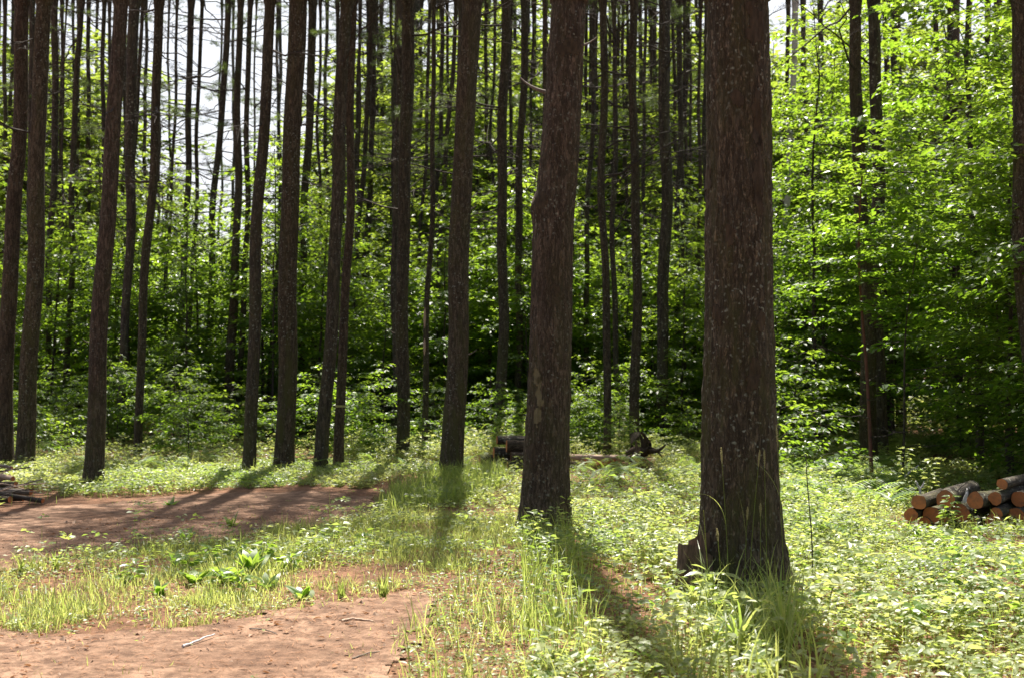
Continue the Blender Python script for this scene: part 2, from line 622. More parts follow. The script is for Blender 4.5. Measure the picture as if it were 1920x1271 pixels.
# ------------------------------------------------------------------ pines
def trunk_mesh(path_xy, zs, rad, seg, seed, rough, flare, burls=()):
    """path relative to the base; radius lumps, root flare and bark relief as real geometry"""
    P = np.stack([path_xy[:, 0], path_xy[:, 1], zs], -1)
    off = seed * 3.17

    def fn(th, i):
        z = zs[i.astype(int)]
        r = rad[i.astype(int)]
        c = np.stack([np.cos(th) * 1.3 + off, np.sin(th) * 1.3, z * .9], -1)
        k = 1 + .05 * vnoise(c) + .025 * vnoise(c * np.array([2.2, 2.2, 2.6]))
        if rough > 0:
            q = np.stack([np.cos(th) * r * 42 + off, np.sin(th) * r * 42, z * 7], -1)
            k = k + rough * (.5 * np.abs(vnoise(q)) + .35 * vnoise(q * 2.3))
        lobes = .5 + .5 * np.cos(th * 5 + seed) * .7 + .3 * np.cos(th * 3 + seed * 2)
        k = k + flare * np.exp(-np.maximum(z, 0) / .16) * lobes + flare * .35 * np.exp(-np.maximum(z, 0) / .6)
        for (bz, ba, amp) in burls:
            da = np.angle(np.exp(1j * (th - ba)))
            k = k + amp * np.exp(-((z - bz) / .12) ** 2 - (da / .5) ** 2)
        return k
    return tube(P, rad, seg, fn=fn)


def dead_branch_mesh(k):
    rng = np.random.default_rng(100 + k)
    L = rng.uniform(.8, 1.9)
    m = MB()
    n = 8
    s = np.linspace(0, 1, n)
    y = np.cumsum(rng.normal(0, .035, n)); y -= y[0]
    z = .12 * s * rng.uniform(-1.2, 1.4) + np.cumsum(rng.normal(0, .025, n)); z -= z[0]
    P = np.stack([s * L, y * L, z * L], -1)
    m.add(*tube(P, .014 * (1 - s) ** .8 + .0028, 5))
    for _ in range(int(rng.integers(5, 10))):
        i = int(rng.integers(2, n - 1))
        l = rng.uniform(.15, .55) * L * (1 - s[i] * .4)
        a = rng.choice([-1, 1]) * rng.uniform(.5, 1.0)
        e = rng.uniform(-.4, .5)
        d = np.array([math.cos(a), math.sin(a), e])
        q = P[i] + np.linspace(0, 1, 5)[:, None] * d * l + rng.normal(0, .012, (5, 3)) * np.linspace(0, 1, 5)[:, None]
        m.add(*tube(q, np.linspace(.0055, .002, 5), 4))
        for _ in range(2):
            j = int(rng.integers(1, 4))
            d2 = d + rng.normal(0, .5, 3)
            q2 = q[j] + np.linspace(0, 1, 3)[:, None] * d2 * l * .4
            m.add(*tube(q2, np.linspace(.003, .0014, 3), 3))
    return m.mesh("dead_branch", [TWIG])


DEAD = [dead_branch_mesh(k) for k in range(7)]


def stub_mesh():
    m = MB()
    rng = np.random.default_rng(5)
    s = np.linspace(0, 1, 6)
    P = np.stack([s * .3, .02 * np.sin(s * 3), .1 * s ** 2], -1)
    m.add(*tube(P, .022 * (1 - .75 * s), 7))
    return m.mesh("branch_stub", [DEADWOOD])


STUB = stub_mesh()


def bough_mesh(k):
    rng = np.random.default_rng(150 + k)
    m = MB()
    L = rng.uniform(1.3, 2.0)
    s = np.linspace(0, 1, 7)
    P = np.stack([s * L, np.cumsum(rng.normal(0, .04, 7)), .15 * L * s - .25 * L * s * s], -1)
    m.add(*tube(P, .014 * (1 - s * .85) + .002, 5))
    for t in range(16):
        q = rng.uniform(.3, 1.0)
        base = np.array([np.interp(q, s, P[:, i]) for i in range(3)])
        d = unit(np.array([.7, rng.uniform(-1, 1), rng.uniform(-.2, .35)]))
        tip = base + d * rng.uniform(.1, .5) * (1.1 - q * .5)
        m.add(*tube(np.array([base, (base + tip) / 2, tip]), .0035, 3))
        for w in (.55, .8, 1.0):
            c = base + (tip - base) * w
            n = 13
            D = unit(rng.normal(0, 1, (n, 3)) * .8 + d)
            V, T, cn = leaf_batch(np.repeat(c[None], n, 0), D, rng.normal(0, 1, (n, 3)), rng.uniform(.09, .14, n), np.full(n, .006), .1, full=False)
            m.add(V, T, mat=1, rnd=np.repeat(rng.random(n), cn))
    return m.mesh("needle_bough", [TWIG, NEEDLE])




def pine_crown_mesh(k):
    """whorled limbs with tufts of long needles; origin at the lowest whorl"""
    rng = np.random.default_rng(200 + k)
    m = MB()
    Hc = 6.5
    for w in range(9):
        z = Hc * (w / 9.0) + rng.uniform(-.15, .15)
        Lw = (1.75 * (1 - (w / 9.3)) ** .7 + .25) * (.75 if w == 0 else 1)
        for b in range(int(rng.integers(3, 5))):
            a = rng.uniform(0, 2 * math.pi)
            L = Lw * rng.uniform(.6, 1.15)
            up = rng.uniform(.05, .4)
            s = np.linspace(0, 1, 6)
            P = np.stack([np.cos(a) * s * L, np.sin(a) * s * L, z + up * L * s + .15 * L * s * s], -1)
            m.add(*tube(P, .018 * (1 - s * .85), 4), mat=0)
            for t in range(6):
                q = rng.uniform(.35, 1.0)
                base = np.array([np.interp(q, s, P[:, i]) for i in range(3)])
                d = rng.normal(0, 1, 3); d[2] = abs(d[2]) * .4 + .1
                tip = base + unit(d) * rng.uniform(.1, .38) * (1 if t else 0)
                m.add(*tube(np.array([base, (base + tip) / 2 + .01, tip + 1e-3]), .004, 3), mat=0)
                n = 30
                D = unit(rng.normal(0, 1, (n, 3)) + unit(d) * .9 + np.array([0, 0, .2]))
                V, T, c = leaf_batch(np.repeat(tip[None], n, 0), D, rng.normal(0, 1, (n, 3)), rng.uniform(.11, .18, n), np.full(n, .012), .1, full=False)
                m.add(V, T, mat=1, rnd=np.repeat(rng.random(n), c))
    return m.mesh("crown", [TWIG, NEEDLE])


STUB = stub_mesh()
BOUGH = [bough_mesh(k) for k in range(4)]
CROWNS = [pine_crown_mesh(k) for k in range(4)]
PINE_XY = []
SKIN = {}


def bark_patch(seed, px, py, w, h, mat, name, out=.004, ragged=.5):
    """an irregular patch lying on the bark, copied from the trunk's own surface and lifted a few millimetres; w, h in photo pixels"""
    root, V, b = SKIN[seed]
    n, m = V.shape[:2]
    Y = b[1] - .2
    c = at(px, py, Y) - b
    hw, hh = w * Y / F / 2, h * Y / F / 2
    ctr = V.mean(1, keepdims=True)
    nrm = unit((V - ctr) * np.array([1, 1, 0]))
    W = V + nrm * out
    q = np.stack([V[..., 0] * 14 + seed, V[..., 2] * 9, V[..., 0] * 0 + px], -1)
    e = ((V[..., 0] - c[0]) / hw) ** 2 + ((V[..., 2] - c[2]) / hh) ** 2 + ragged * vnoise(q) + ragged * .6 * vnoise(q * 3)
    ok = (e < 1) & (nrm[..., 1] < .35)
    i, j = np.nonzero(ok[:-1])
    Q = np.stack([i * m + j, i * m + (j + 1) % m, (i + 1) * m + (j + 1) % m, (i + 1) * m + j], -1)
    if not len(Q):
        return
    used = np.unique(Q)
    rm = np.zeros(n * m, int)
    rm[used] = np.arange(len(used))
    MB().add(W.reshape(-1, 3)[used], rm[Q], smooth=True).build(name, [mat], root)



def pine(name, base, top, label, cat="tree", group=None, bark=BARK, seg=18, rows=70, rough=.0, flare=.3, seed=0, dead=(), boughs=0, stubs=(), crown=True, H=None, crown_z=None, burls=(), wob=.03, bend=()):
    """base = (px, py, width) where it meets the ground; top = (px, width) at the photo's top edge"""
    Y = CAMZ * F / (base[1] - HOR)
    b = on_ground(base[0], base[1])
    b[2] = gz(b[0], b[1]) - .03
    t = at(top[0], 0, Y)
    k = Y / F
    r0, r1 = base[2] * k / 2 * (.97 if seed < 10 else .88), top[1] * k / 2 * (.98 if seed < 10 else .88)
    zt = t[2] - b[2]
    rng = np.random.default_rng(1000 + seed)
    H = H or max(zt * 1.6, 19.0 + rng.uniform(-1.5, 2.5))
    dens = np.concatenate([np.linspace(0, .8, rows // 5)[:-1], np.linspace(.8, zt, rows // 2 + rows // 5)[:-1], np.linspace(zt, H, max(5, rows // 6))])
    zs = dens
    dx = (t[0] - b[0]) / zt
    xx = np.where(zs < zt, dx * zs, dx * zt + dx * .55 * (zs - zt))
    xx = xx + wob * np.sin(zs * rng.uniform(.5, .9) + rng.uniform(0, 6)) * np.sin(np.clip(zs / zt, 0, 1) * math.pi) + .4 * wob * np.sin(zs * 2.1 + seed) * np.sin(np.clip(zs / zt, 0, 1) * math.pi)
    if bend:
        bz = np.array([0.] + [at(q[0], q[1], Y)[2] - b[2] for q in bend])
        bx = np.array([0.] + [at(q[0], q[1], Y)[0] - b[0] for q in bend])
        cut = np.interp(zs, bz, bx)
        cut = np.convolve(np.pad(cut, 6, mode='edge'), np.ones(13) / 13, 'valid')
        xx = np.where(zs < zt * .97, cut, bx[-1] + .05 * (zs - zt))
    yy = rng.normal(0, .008) * zs + wob * np.sin(zs * .7 + 1 + seed) * np.clip(zs / 3, 0, 1)
    rad = np.where(zs < zt, r0 + (r1 - r0) * (zs / zt) ** .9, np.maximum(.03, r1 * (1 - ((zs - zt) / (H - zt)) ** 1.2) + .02))
    root = thing(name, b, label, cat, group)
    PINE_XY.append((b[0], b[1]))
    TV, TQ = trunk_mesh(np.stack([xx, yy], -1), zs, rad, seg, seed, rough, flare, burls)
    MB().add(TV, TQ, smooth=True).build("trunk", [bark], root)
    SKIN[seed] = (root, TV.reshape(len(zs), seg, 3), b)
    axisx = lambda z: (float(np.interp(z, zs, xx)), float(np.interp(z, zs, yy)), float(np.interp(z, zs, rad)))
    if crown:
        cz = crown_z or H - rng.uniform(6.2, 7.2)
        ax = axisx(cz + 2)
        c = link("crown", CROWNS[seed % 4], root, (ax[0], ax[1], cz))
        c.rotation_euler = (0, 0, rng.uniform(0, 6.28))
        s = rng.uniform(.8, 1.05)
        c.scale = (s, s, (H - cz) / 6.6)
    if dead:
        n, z0, z1, sc = dead
        for i in range(n):
            z = z0 + (z1 - z0) * (i + rng.random()) / n
            ax = axisx(z)
            a = rng.uniform(0, 6.28)
            d = link("dead_branch", DEAD[int(rng.integers(0, 7))], root, (ax[0] + math.cos(a) * ax[2] * .8, ax[1] + math.sin(a) * ax[2] * .8, z))
            s = sc * rng.uniform(.6, 1.3)
            d.rotation_euler = (rng.uniform(-.6, .6), rng.uniform(-.65, .35), a)
            d.scale = (s, s, s)
    for i in range(boughs):
        z = rng.uniform(7.2, 13.5) if seed < 30 else rng.uniform(6.4, 12.5 if seed < 120 else 18)  # middle-row boughs hang unseen above the frame, added to break up the sun
        ax = axisx(z)
        a = rng.uniform(0, 6.28)
        d = link("needle_bough", BOUGH[int(rng.integers(0, 4))], root, (ax[0] + math.cos(a) * ax[2] * .8, ax[1] + math.sin(a) * ax[2] * .8, z))
        d.rotation_euler = (rng.uniform(-.3, .3), rng.uniform(-.4, .2), a)
        s = rng.uniform(.7, 1.2) * (1.35 if seed < 30 else 1)
        d.scale = (s, s, s)
    for (z, a, s) in stubs:
        ax = axisx(z)
        d = link("branch_stub", STUB, root, (ax[0] + math.cos(a) * ax[2] * .85, ax[1] + math.sin(a) * ax[2] * .85, z))
        d.rotation_euler = (0, -.2, a)
        d.scale = (s, s, s)
    return root, b, axisx


# the two big trunks close by
T1, T1b, T1ax = pine("pine_tree", (1390, 1112, 143), (1383, 116), "thickest furrowed pine trunk, with a rotten stump and seeding grass at its foot", bark=BARK, seg=150, rows=420, rough=.085, flare=.58, seed=1, wob=.0, H=23,
                     burls=((1.6, 3.6, .05), (2.75, -1.2, .05), (3.4, 4.4, -.05), (3.1, 5.2, -.06), (2.1, 4.2, -.05)))
T2, T2b, T2ax = pine("pine_tree", (1024, 992, 86), (1067, 67), "stout leaning pine with a knobby burl, standing in front of the log stack", bark=BARK_RED, seg=110, rows=330, rough=.08, flare=.5, seed=2, wob=.03, H=23, bend=((1026, 850), (1032, 700), (1036, 440), (1051, 270), (1067, 0)),
                     burls=((3.05, 3.5, .22), (3.0, 2.9, .12), (4.45, 3.3, .12), (4.8, 1.5, .08), (4.75, 5.4, .07)), stubs=((4.15, 2.7, 1.1), (4.6, .4, .7)))
for px, py, w, h in [(1413, 44, 34, 74), (1379, 186, 22, 30), (1417, 222, 20, 92), (1333, 318, 14, 60), (1366, 440, 20, 44), (1344, 590, 26, 44), (1424, 600, 16, 50), (1420, 330, 22, 130), (1405, 705, 30, 60)]:
    bark_patch(1, px, py, w, h, KNOT, "knot_scar", ragged=.9)
for px, py, w, h in [(1007, 705, 9, 26), (1010, 735, 12, 40), (1008, 775, 9, 34)]:
    bark_patch(2, px, py, w, h, MOSS, "moss_patch", out=.002, ragged=2.0)
for px, py, w, h in [(1064, 88, 46, 30), (1012, 372, 20, 36), (1040, 545, 14, 18), (1028, 498, 14, 14), (1000, 860, 20, 50)]:
    bark_patch(2, px, py, w, h, KNOT, "knot_scar", ragged=.9)
big = [
    # base(px,py,w) top(px,w) label bark dead stubs
    ((845, 892, 46), (885, 42), "sturdy brown pine between the log stack and the grassy bank, thickest of the middle row", BARK, (3, 4.5, 8, .7), 11),
    ((531, 878, 40), (562, 37), "broad dark pine trunk crossing a thinner one behind it, beyond the path's edge", BARK, (3, 5, 9, .8), 12),
    ((175, 905, 40), (222, 29), "tall reddish pine leaning over the dirt path's far rim, its base freestanding", BARK_RED, (3, 4, 9, .7), 13),
    ((47, 876, 37), (80, 31), "brown pine close beside the reddish knotty one at the brush pile", BARK, (3, 4, 9, .9), 14),
    ((8, 874, 35), (34, 29), "reddish knotty pine at the picture edge rising directly behind the brush pile", BARK_RED, (4, 3, 8, .9), 15),
    ((466, 881, 27), (504, 22), "slim straight pine with lichen flecks, next before the broad trunk on the path rim", BARK_GREY, (4, 4.5, 9, .8), 16),
    ((601, 881, 28), (650, 26), "leaning pine without tape, one of a close pair that cross high above the path", BARK_GREY, (4, 4.5, 9, .8), 17),
    ((634, 874, 21), (662, 16), "reddish slim pine with a pale tape ring round its trunk", BARK_RED, (3, 4.5, 9, .8), 18),
    ((755, 864, 27), (764, 27), "upright pine with pale lichen spots rising alone beyond the lush grass bank", BARK_GREY, (5, 4, 9, .9), 19),
]
seeds = {}
for bb, tt, lab, bk, dd, sd in big:
    seeds[sd] = pine("pine_tree", bb, tt, lab, bark=bk, seg=36, rows=120, rough=.035, flare=.3, seed=sd, dead=dd, boughs=11, wob=.045, stubs=[(1.2 + .83 * q + .37 * (sd * 7 + q * 5) % 1.0, (sd * 1.7 + q * 2.3) % 6.28, .32 + .09 * ((sd + q) % 3)) for q in range(6)])  # needle boughs here are out of view, added to dapple light on the dirt
# tape ring on the marked pine
r_, b_, ax_ = seeds[18]
tz = at(634, 761, CAMZ * F / (874 - HOR))[2] - b_[2]
c = ax_(tz)
tm = MB().add(*tube(np.array([[c[0], c[1], tz - .016], [c[0] + .0005, c[1], tz], [c[0] + .001, c[1], tz + .016]]), c[2] * 1.16, 20), smooth=True)
tm.build("tape_ring", [TAPE], r_)["label"] = "faded yellow tape tied round the trunk"

mid = [
    ((430, 822, 22), (452, 13), "straight mid-size pine with a thin twin hugging its side, beyond the path", BARK_GREY, 8),
    ((447, 819, 13), (471, 11), "thin twin trunk hugging the side of a straight mid-size pine", BARK_FAR, 6),
    ((258, 859, 17), (296, 20), "slender freestanding pine in the shaded litter gap behind the leaning reddish one", BARK_GREY, 9),
    ((228, 808, 10), (270, 8), "spindly crooked trunk beside the slender pine in the shaded litter gap", BARK_FAR, 6),
    ((380, 811, 15), (428, 13), "leaning dark pine whose foot stands in the shaded litter, lit sky behind its top", BARK_FAR, 12),
    ((334, 806, 12), (357, 14), "black straight trunk in the middle of the bright sky gap", BARK_FAR, 14),
    ((347, 804, 9), (382, 8), "thin black leaning trunk paired with a straight one in the bright sky gap", BARK_FAR, 12),
    ((306, 802, 8), (333, 6), "thinnest brownish trunk before the bright sky gap, full of twigs", BARK_FAR, 14),
    ((472, 802, 5), (479, 4), "pole-thin dead trunk between the thin twin and the lichen-flecked slim pine", BARK_FAR, 8),
    ((226, 828, 15), (254, 24), "dark pine half hidden by the leaning reddish trunk", BARK_FAR, 9),
    ((118, 816, 13), (147, 12), "pale patchy dying trunk forking apart, beyond the two pines by the brush pile", BARK_GREY, 10),
    ((66, 815, 14), (55, 13), "dark trunk seen in the slit between the two pines by the brush pile", BARK_FAR, 8),
    ((92, 808, 12), (102, 15), "dark trunk close behind the second pine from the brush pile", BARK_FAR, 8),
    ((98, 800, 5), (125, 4), "wiry bare trunk in the gap beside the pale patchy dying one", BARK_FAR, 8),
    ((188, 802, 10), (198, 9), "grey distant trunk with leafy branches across it, beside the leaning reddish pine", BARK_FAR, 9),
    ((500, 816, 13), (560, 12), "thin trunk slanting away behind the broad dark pine", BARK_FAR, 8),
    ((562, 812, 14), (587, 18), "lichen-grey trunk tight behind the broad dark pine on its sunny side", BARK_GREY, 10),
    ((656, 802, 12), (697, 10), "slanting thin trunk starting behind the taped pine", BARK_GREY, 10),
    ((681, 797, 13), (701, 11), "black upright trunk just beyond the taped pine", BARK_FAR, 10),
    ((662, 798, 6), (674, 5), "broken thin dead pole leaning near the taped pine", BARK_FAR, 6),
    ((722, 802, 11), (748, 11), "dark twiggy trunk between the taped pine and the lichen-spotted one", BARK_FAR, 12),
    ((738, 828, 12), (750, 14), "shadowed trunk mostly hidden behind the lichen-spotted pine", BARK_FAR, 8),
    ((797, 851, 14), (814, 9), "thin pine stripped to a bare pale wood patch, beside the thickest middle trunk", BARK_GREY, 10),
    ((776, 803, 8), (806, 7), "black thin pole behind the one with the bare wood patch", BARK_FAR, 9),
    ((806, 802, 11), (856, 9), "grey slanting trunk between the bare-patched pole and the thickest middle trunk", BARK_GREY, 10),
    ((850, 838, 9), (862, 6), "dead crooked trunk pressed against the thickest middle pine", BARK_FAR, 8),
    ((937, 833, 23), (949, 20), "straight dark pine standing right behind the log stack", BARK_GREY, 14),
    ((967, 822, 15), (984, 16), "grey-green lichen-covered trunk between the log stack and the leaning stout pine", BARK_GREY, 12),
    ((1012, 815, 14), (1022, 10), "reddish dead trunk peeping out behind the burl of the stout pine", BARK_RED, 6),
    ((1095, 818, 13), (1115, 9), "dark thin trunk nearest the stout leaning pine on its far side", BARK_FAR, 10),
    ((1138, 852, 16), (1131, 16), "straight lichen-flecked pine just behind the fallen log", BARK_GREY, 12),
    ((1155, 828, 13), (1152, 10), "dark trunk close beside the straight pine behind the fallen log", BARK_FAR, 10),
    ((1190, 852, 22), (1189, 17), "dark pine above the upturned root beside the fallen log", BARK_GREY, 10),
    ((1243, 832, 24), (1248, 25), "heavy dark pine fading into bright leaves, midway to the thickest trunk", BARK_FAR, 12),
    ((1205, 806, 9), (1211, 7), "thin twiggy pole next to the dark pine above the upturned root", BARK_FAR, 12),
    ((1272, 808, 12), (1274, 12), "thin trunk close behind the heavy dark pine", BARK_FAR, 12),
    ((1300, 806, 10), (1316, 6), "thin brown leaning pole beside the thickest trunk", BARK_RED, 10),
    ((1283, 803, 8), (1284, 7), "faint thin pole between the heavy dark pine and the leaning brown one", BARK_FAR, 10),
    ((1328, 812, 12), (1325, 10), "dark sliver of a trunk along the edge of the thickest pine", BARK_FAR, 6),
    ((1630, 874, 36), (1604, 24), "brown trunk rising from the dark thicket behind the log pile, leaves across its middle", BARK, 6),
    ((1652, 866, 32), (1640, 24), "black shadowed trunk directly behind the brown one in the dark thicket", BARK_FAR, 6),
    ((1690, 812, 22), (1682, 22), "dark upper trunk with spreading limbs above the sunny saplings", BARK_FAR, 12),
    ((1752, 808, 13), (1756, 11), "narrow dark trunk above the saplings, next to a double one", BARK_FAR, 10),
    ((1782, 812, 24), (1787, 26), "wide dark double trunk at the picture top above the log pile", BARK_FAR, 10),
    ((1846, 806, 12), (1852, 12), "thin dark trunk near the picture corner above the log pile", BARK_FAR, 10),
    ((1872, 808, 16), (1872, 16), "dark trunk behind saplings close to the cropped edge pine", BARK_FAR, 10),
    ((1516, 808, 14), (1508, 10), "dark thin trunk behind the white birch", BARK_FAR, 10),
    ((1950, 950, 48), (1916, 36), "cropped pine along the picture edge above the log pile", BARK, 3),
]
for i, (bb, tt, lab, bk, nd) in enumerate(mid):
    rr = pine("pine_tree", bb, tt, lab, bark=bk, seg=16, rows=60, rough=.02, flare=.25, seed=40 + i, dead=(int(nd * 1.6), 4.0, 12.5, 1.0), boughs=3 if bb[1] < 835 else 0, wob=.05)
    if "bare pale" in lab:
        r_, b_, ax_ = rr
        Y = b_[1]
        for (p0, p1) in ((575, 618), (632, 668)):
            z0, z1 = at(800, p1, Y)[2] - b_[2], at(800, p0, Y)[2] - b_[2]
            zz = np.linspace(z0, z1, 7)
            cs = np.array([ax_(z) for z in zz])
            w = np.sin(np.linspace(.15, 3.0, 7)) * .026
            MB().add(*tube(np.stack([cs[:, 0] - cs[:, 2] * .45, cs[:, 1] - cs[:, 2] * .75, zz], -1), w, 8), smooth=True).build("bare_wood_patch", [PALEWOOD], r_)

# birch
pine("birch_tree", (1466, 815, 13), (1491, 13), "white-barked slender birch just beside the thickest pine trunk", bark=BIRCH, seg=14, rows=60, rough=.02, flare=.1, seed=90, dead=(5, 5, 11, .8), wob=.05, crown=False, H=15)

# further pines, too alike to tell apart
rng = np.random.default_rng(77)
far_px = [(12, 7), (38, 6), (75, 7), (112, 6), (135, 5), (165, 7), (178, 5), (205, 6), (232, 7), (245, 5), (275, 6), (292, 5), (318, 4), (412, 4), (438, 5), (522, 6), (552, 6), (600, 5), (632, 7), (676, 6), (715, 7), (735, 6), (765, 5), (783, 7), (822, 6), (1120, 6), (1145, 6), (1200, 7), (1268, 5), (1312, 7), (648, 6), (690, 5), (742, 6), (790, 6), (828, 7), (865, 5), (912, 6), (928, 5), (958, 6), (990, 7), (1000, 5), (1058, 6), (1085, 6), (1108, 7), (1160, 6), (1175, 5), (1218, 6), (1255, 6), (1290, 6), (1305, 5), (1, 4), (22, 6), (520, 5), (612, 6), (705, 5), (732, 4), (838, 5), (872, 6), (905, 7), (918, 5), (965, 6), (1003, 5), (1040, 7), (1100, 6), (1168, 6), (1222, 5), (1228, 7), (1262, 6), (1293, 5), (1480, 7), (1540, 9), (1570, 7), (1660, 9), (1718, 8), (1815, 9), (1895, 9), (60, 8), (150, 7), (215, 5), (775, 5), (1425, 8), (1600, 7)]
for i, (px, w) in enumerate(far_px):
    yb = rng.uniform(752, 792)
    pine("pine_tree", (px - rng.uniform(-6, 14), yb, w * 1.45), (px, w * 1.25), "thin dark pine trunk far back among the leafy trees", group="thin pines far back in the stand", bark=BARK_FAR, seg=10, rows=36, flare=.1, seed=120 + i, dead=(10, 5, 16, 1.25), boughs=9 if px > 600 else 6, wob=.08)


# ------------------------------------------------------------------ leafy trees and saplings
def sapling_meshes(seed, H, Rr, nb, leaf, z_lo=.1, mats=(LEAF, STEM), spray=1.0, full=False, rt=.006):
    rng = np.random.default_rng(seed)
    st, fo = MB(), MB()
    n = 14
    s = np.linspace(0, 1, n)
    ox = np.cumsum(rng.normal(0, .018, n)) * H * .35 * s
    oy = np.cumsum(rng.normal(0, .018, n)) * H * .35 * s
    P = np.stack([ox - ox[0], oy - oy[0], s * H], -1)
    st.add(*tube(P, H * rt * (1 - s * .9) + .003, 7), smooth=True)
    az = rng.uniform(0, 6.28)
    for i in range(nb):
        t = (i + rng.random()) / nb
        zz = z_lo + (.985 - z_lo) * t
        b0 = np.array([np.interp(zz, s, P[:, k]) for k in range(3)])
        az += 2.4 + rng.normal(0, .5)
        L = (Rr * min(1, .55 + 1.3 * t) * (1 - t) ** .5 + .12 * Rr) * rng.uniform(.6, 1.2)
        e0 = rng.uniform(.15, .75)
        m = 6
        u = np.linspace(0, 1, m)
        el = e0 - (e0 + rng.uniform(.0, .3)) * u
        d = np.stack([np.cos(az) * np.cos(el), np.sin(az) * np.cos(el), np.sin(el)], -1) * (L / (m - 1))
        B = b0 + np.concatenate([np.zeros((1, 3)), np.cumsum(d[:-1], 0)])
        st.add(*tube(B, .004 * max(1, H / 5) * (1 - u * .75) + .0012, 4))
        nt = max(3, int(L / .13 * spray))
        for j in range(nt):
            q = .22 + .78 * (j + rng.random()) / nt
            c = np.array([np.interp(q, u, B[:, k]) for k in range(3)])
            side = 1 if j % 2 else -1
            a2 = az + side * rng.uniform(.5, 1.1) * (1 - .5 * q)
            tl = L * .42 * (1 - .55 * q) + leaf
            k = max(2, int(tl / (leaf * .55)))
            w = (np.arange(k) + rng.random(k)) / k
            lean = np.interp(q, u, el) + rng.normal(0, .15)
            dir0 = np.array([math.cos(a2) * math.cos(lean), math.sin(a2) * math.cos(lean), math.sin(lean)])
            Pp = c + w[:, None] * dir0 * tl + rng.normal(0, leaf * .18, (k, 3))
            la = a2 + np.where(np.arange(k) % 2, 1, -1) * rng.uniform(.3, 1.1, k)
            D = np.stack([np.cos(la), np.sin(la), rng.normal(-.15, .28, k)], -1)
            Nn = np.stack([rng.normal(0, .26, k), rng.normal(0, .26, k), np.ones(k)], -1)
            V, T, cnt = leaf_batch(Pp, D, Nn, leaf * rng.uniform(.7, 1.3, k), leaf * rng.uniform(.5, .8, k), .12, .12, full=full)
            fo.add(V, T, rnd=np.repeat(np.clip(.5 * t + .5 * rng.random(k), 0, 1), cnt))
    return st.mesh("stem", [mats[1]]), fo.mesh("foliage", [mats[0]])


def plant_set(name, protos, spots, labels, group, cat, parts=("trunk", "crown")):
    for (x, y, sc, kind, lab) in spots:
        st, fo = protos[kind % len(protos)]
        root = thing(name, (x, y, gz(x, y) - .02), labels[lab], cat, group[lab])
        root.rotation_euler = (0, 0, PR.uniform(0, 6.28))
        root.scale = (sc, sc, sc * PR.uniform(.92, 1.1))
        link(parts[0], st, root)
        link(parts[1], fo, root)


SAP = [sapling_meshes(300 + i, H, Rr, nb, .125, .08, spray=1.3) for i, (H, Rr, nb) in enumerate([(4.6, 1.3, 44), (5.2, 1.35, 48), (3.9, 1.25, 40), (5.6, 1.45, 50), (4.4, 1.5, 42)])]
SHRUB = [sapling_meshes(310 + i, H, Rr, nb, .11, .03, spray=1.5) for i, (H, Rr, nb) in enumerate([(1.7, .95, 26), (2.2, 1.05, 30), (1.3, .8, 20)])]
TALL = [sapling_meshes(320 + i, H, Rr, nb, .12, .06, spray=1.35) for i, (H, Rr, nb) in enumerate([(8.6, 1.75, 76), (9.6, 1.9, 82), (7.4, 1.7, 66)])]
BACK = [sapling_meshes(340 + i, H, Rr, nb, .19, .06, (LEAF_BACK, STEM), 1.15) for i, (H, Rr, nb) in enumerate([(9.5, 2.5, 72), (11.0, 2.8, 80), (8.2, 2.5, 62)])]


def clear(x, y, d):
    return all((x - a) ** 2 + (y - b) ** 2 > d * d for a, b in PINE_XY)


labels = {
    "l": "leafy sapling in the sunlit thicket beyond the dirt path and slim pines",
    "c": "leafy sapling in the thicket behind the log stack and fallen log",
    "r": "tall leafy sapling in the dense dark-footed thicket behind the orange-ended log pile",
    "bl": "distant broadleaf tree below the bright sky gap, behind the slim pines",
    "bc": "distant broadleaf tree showing between the two thick pines",
    "br": "distant broadleaf tree rising above the log-pile thicket",
}
groups = {"l": "saplings beyond the dirt path", "c": "saplings behind the log stack", "r": "saplings behind the log pile", "bl": "far broadleaf trees below the sky gap",
          "bc": "far broadleaf trees between the thick pines", "br": "far broadleaf trees above the log pile"}
rng = np.random.default_rng(21)
spots = []
for row, (Y, step) in enumerate([(26.5, .95), (27.8, .95), (29.3, 1.0), (31.0, 1.1), (33, 1.3), (35.5, 1.5), (39, 1.9)]):
    x = -Y * .43
    while x < Y * .27:
        xx, yy = x + rng.uniform(-.4, .4), Y + rng.uniform(-.7, .7)
        if row == 0 and rng.random() < .25:
            x += step; continue
        px = project(xx, yy)[0]
        if clear(xx, yy, .3):
            spots.append((xx, yy, rng.uniform(.78, 1.12) * (.9 if row == 0 else 1.0) * (1.0 + .012 * (Y - 26)), int(rng.integers(0, 5)), "l" if px < 830 else "c"))
        x += step
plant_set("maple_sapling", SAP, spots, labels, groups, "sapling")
spots = []
for Y, step in [(14.6, 1.3), (15.9, 1.2), (17.6, 1.15), (19.2, 1.05), (21, 1.15), (23, 1.3), (25.5, 1.5), (29, 1.9)]:
    x = Y * ((.232 + .006 * max(0, 21 - Y)) if Y > 17 else .31)
    while x < Y * .47:
        xx, yy = x + rng.uniform(-.35, .35), Y + rng.uniform(-.6, .6)
        qx = project(xx, yy)[0]
        if clear(xx, yy, .3) and not (yy < 22.6 and 1470 < qx < 1800) and not (Y < 27 and 1430 < qx < 1520):
            spots.append((xx, yy, rng.uniform(.75, .95) if Y < 17 else rng.uniform(.55, .8) if Y < 18.5 else rng.uniform(.8, 1.1), int(rng.integers(0, 3)), "r"))
        x += step
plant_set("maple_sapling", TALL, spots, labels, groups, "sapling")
spots = []
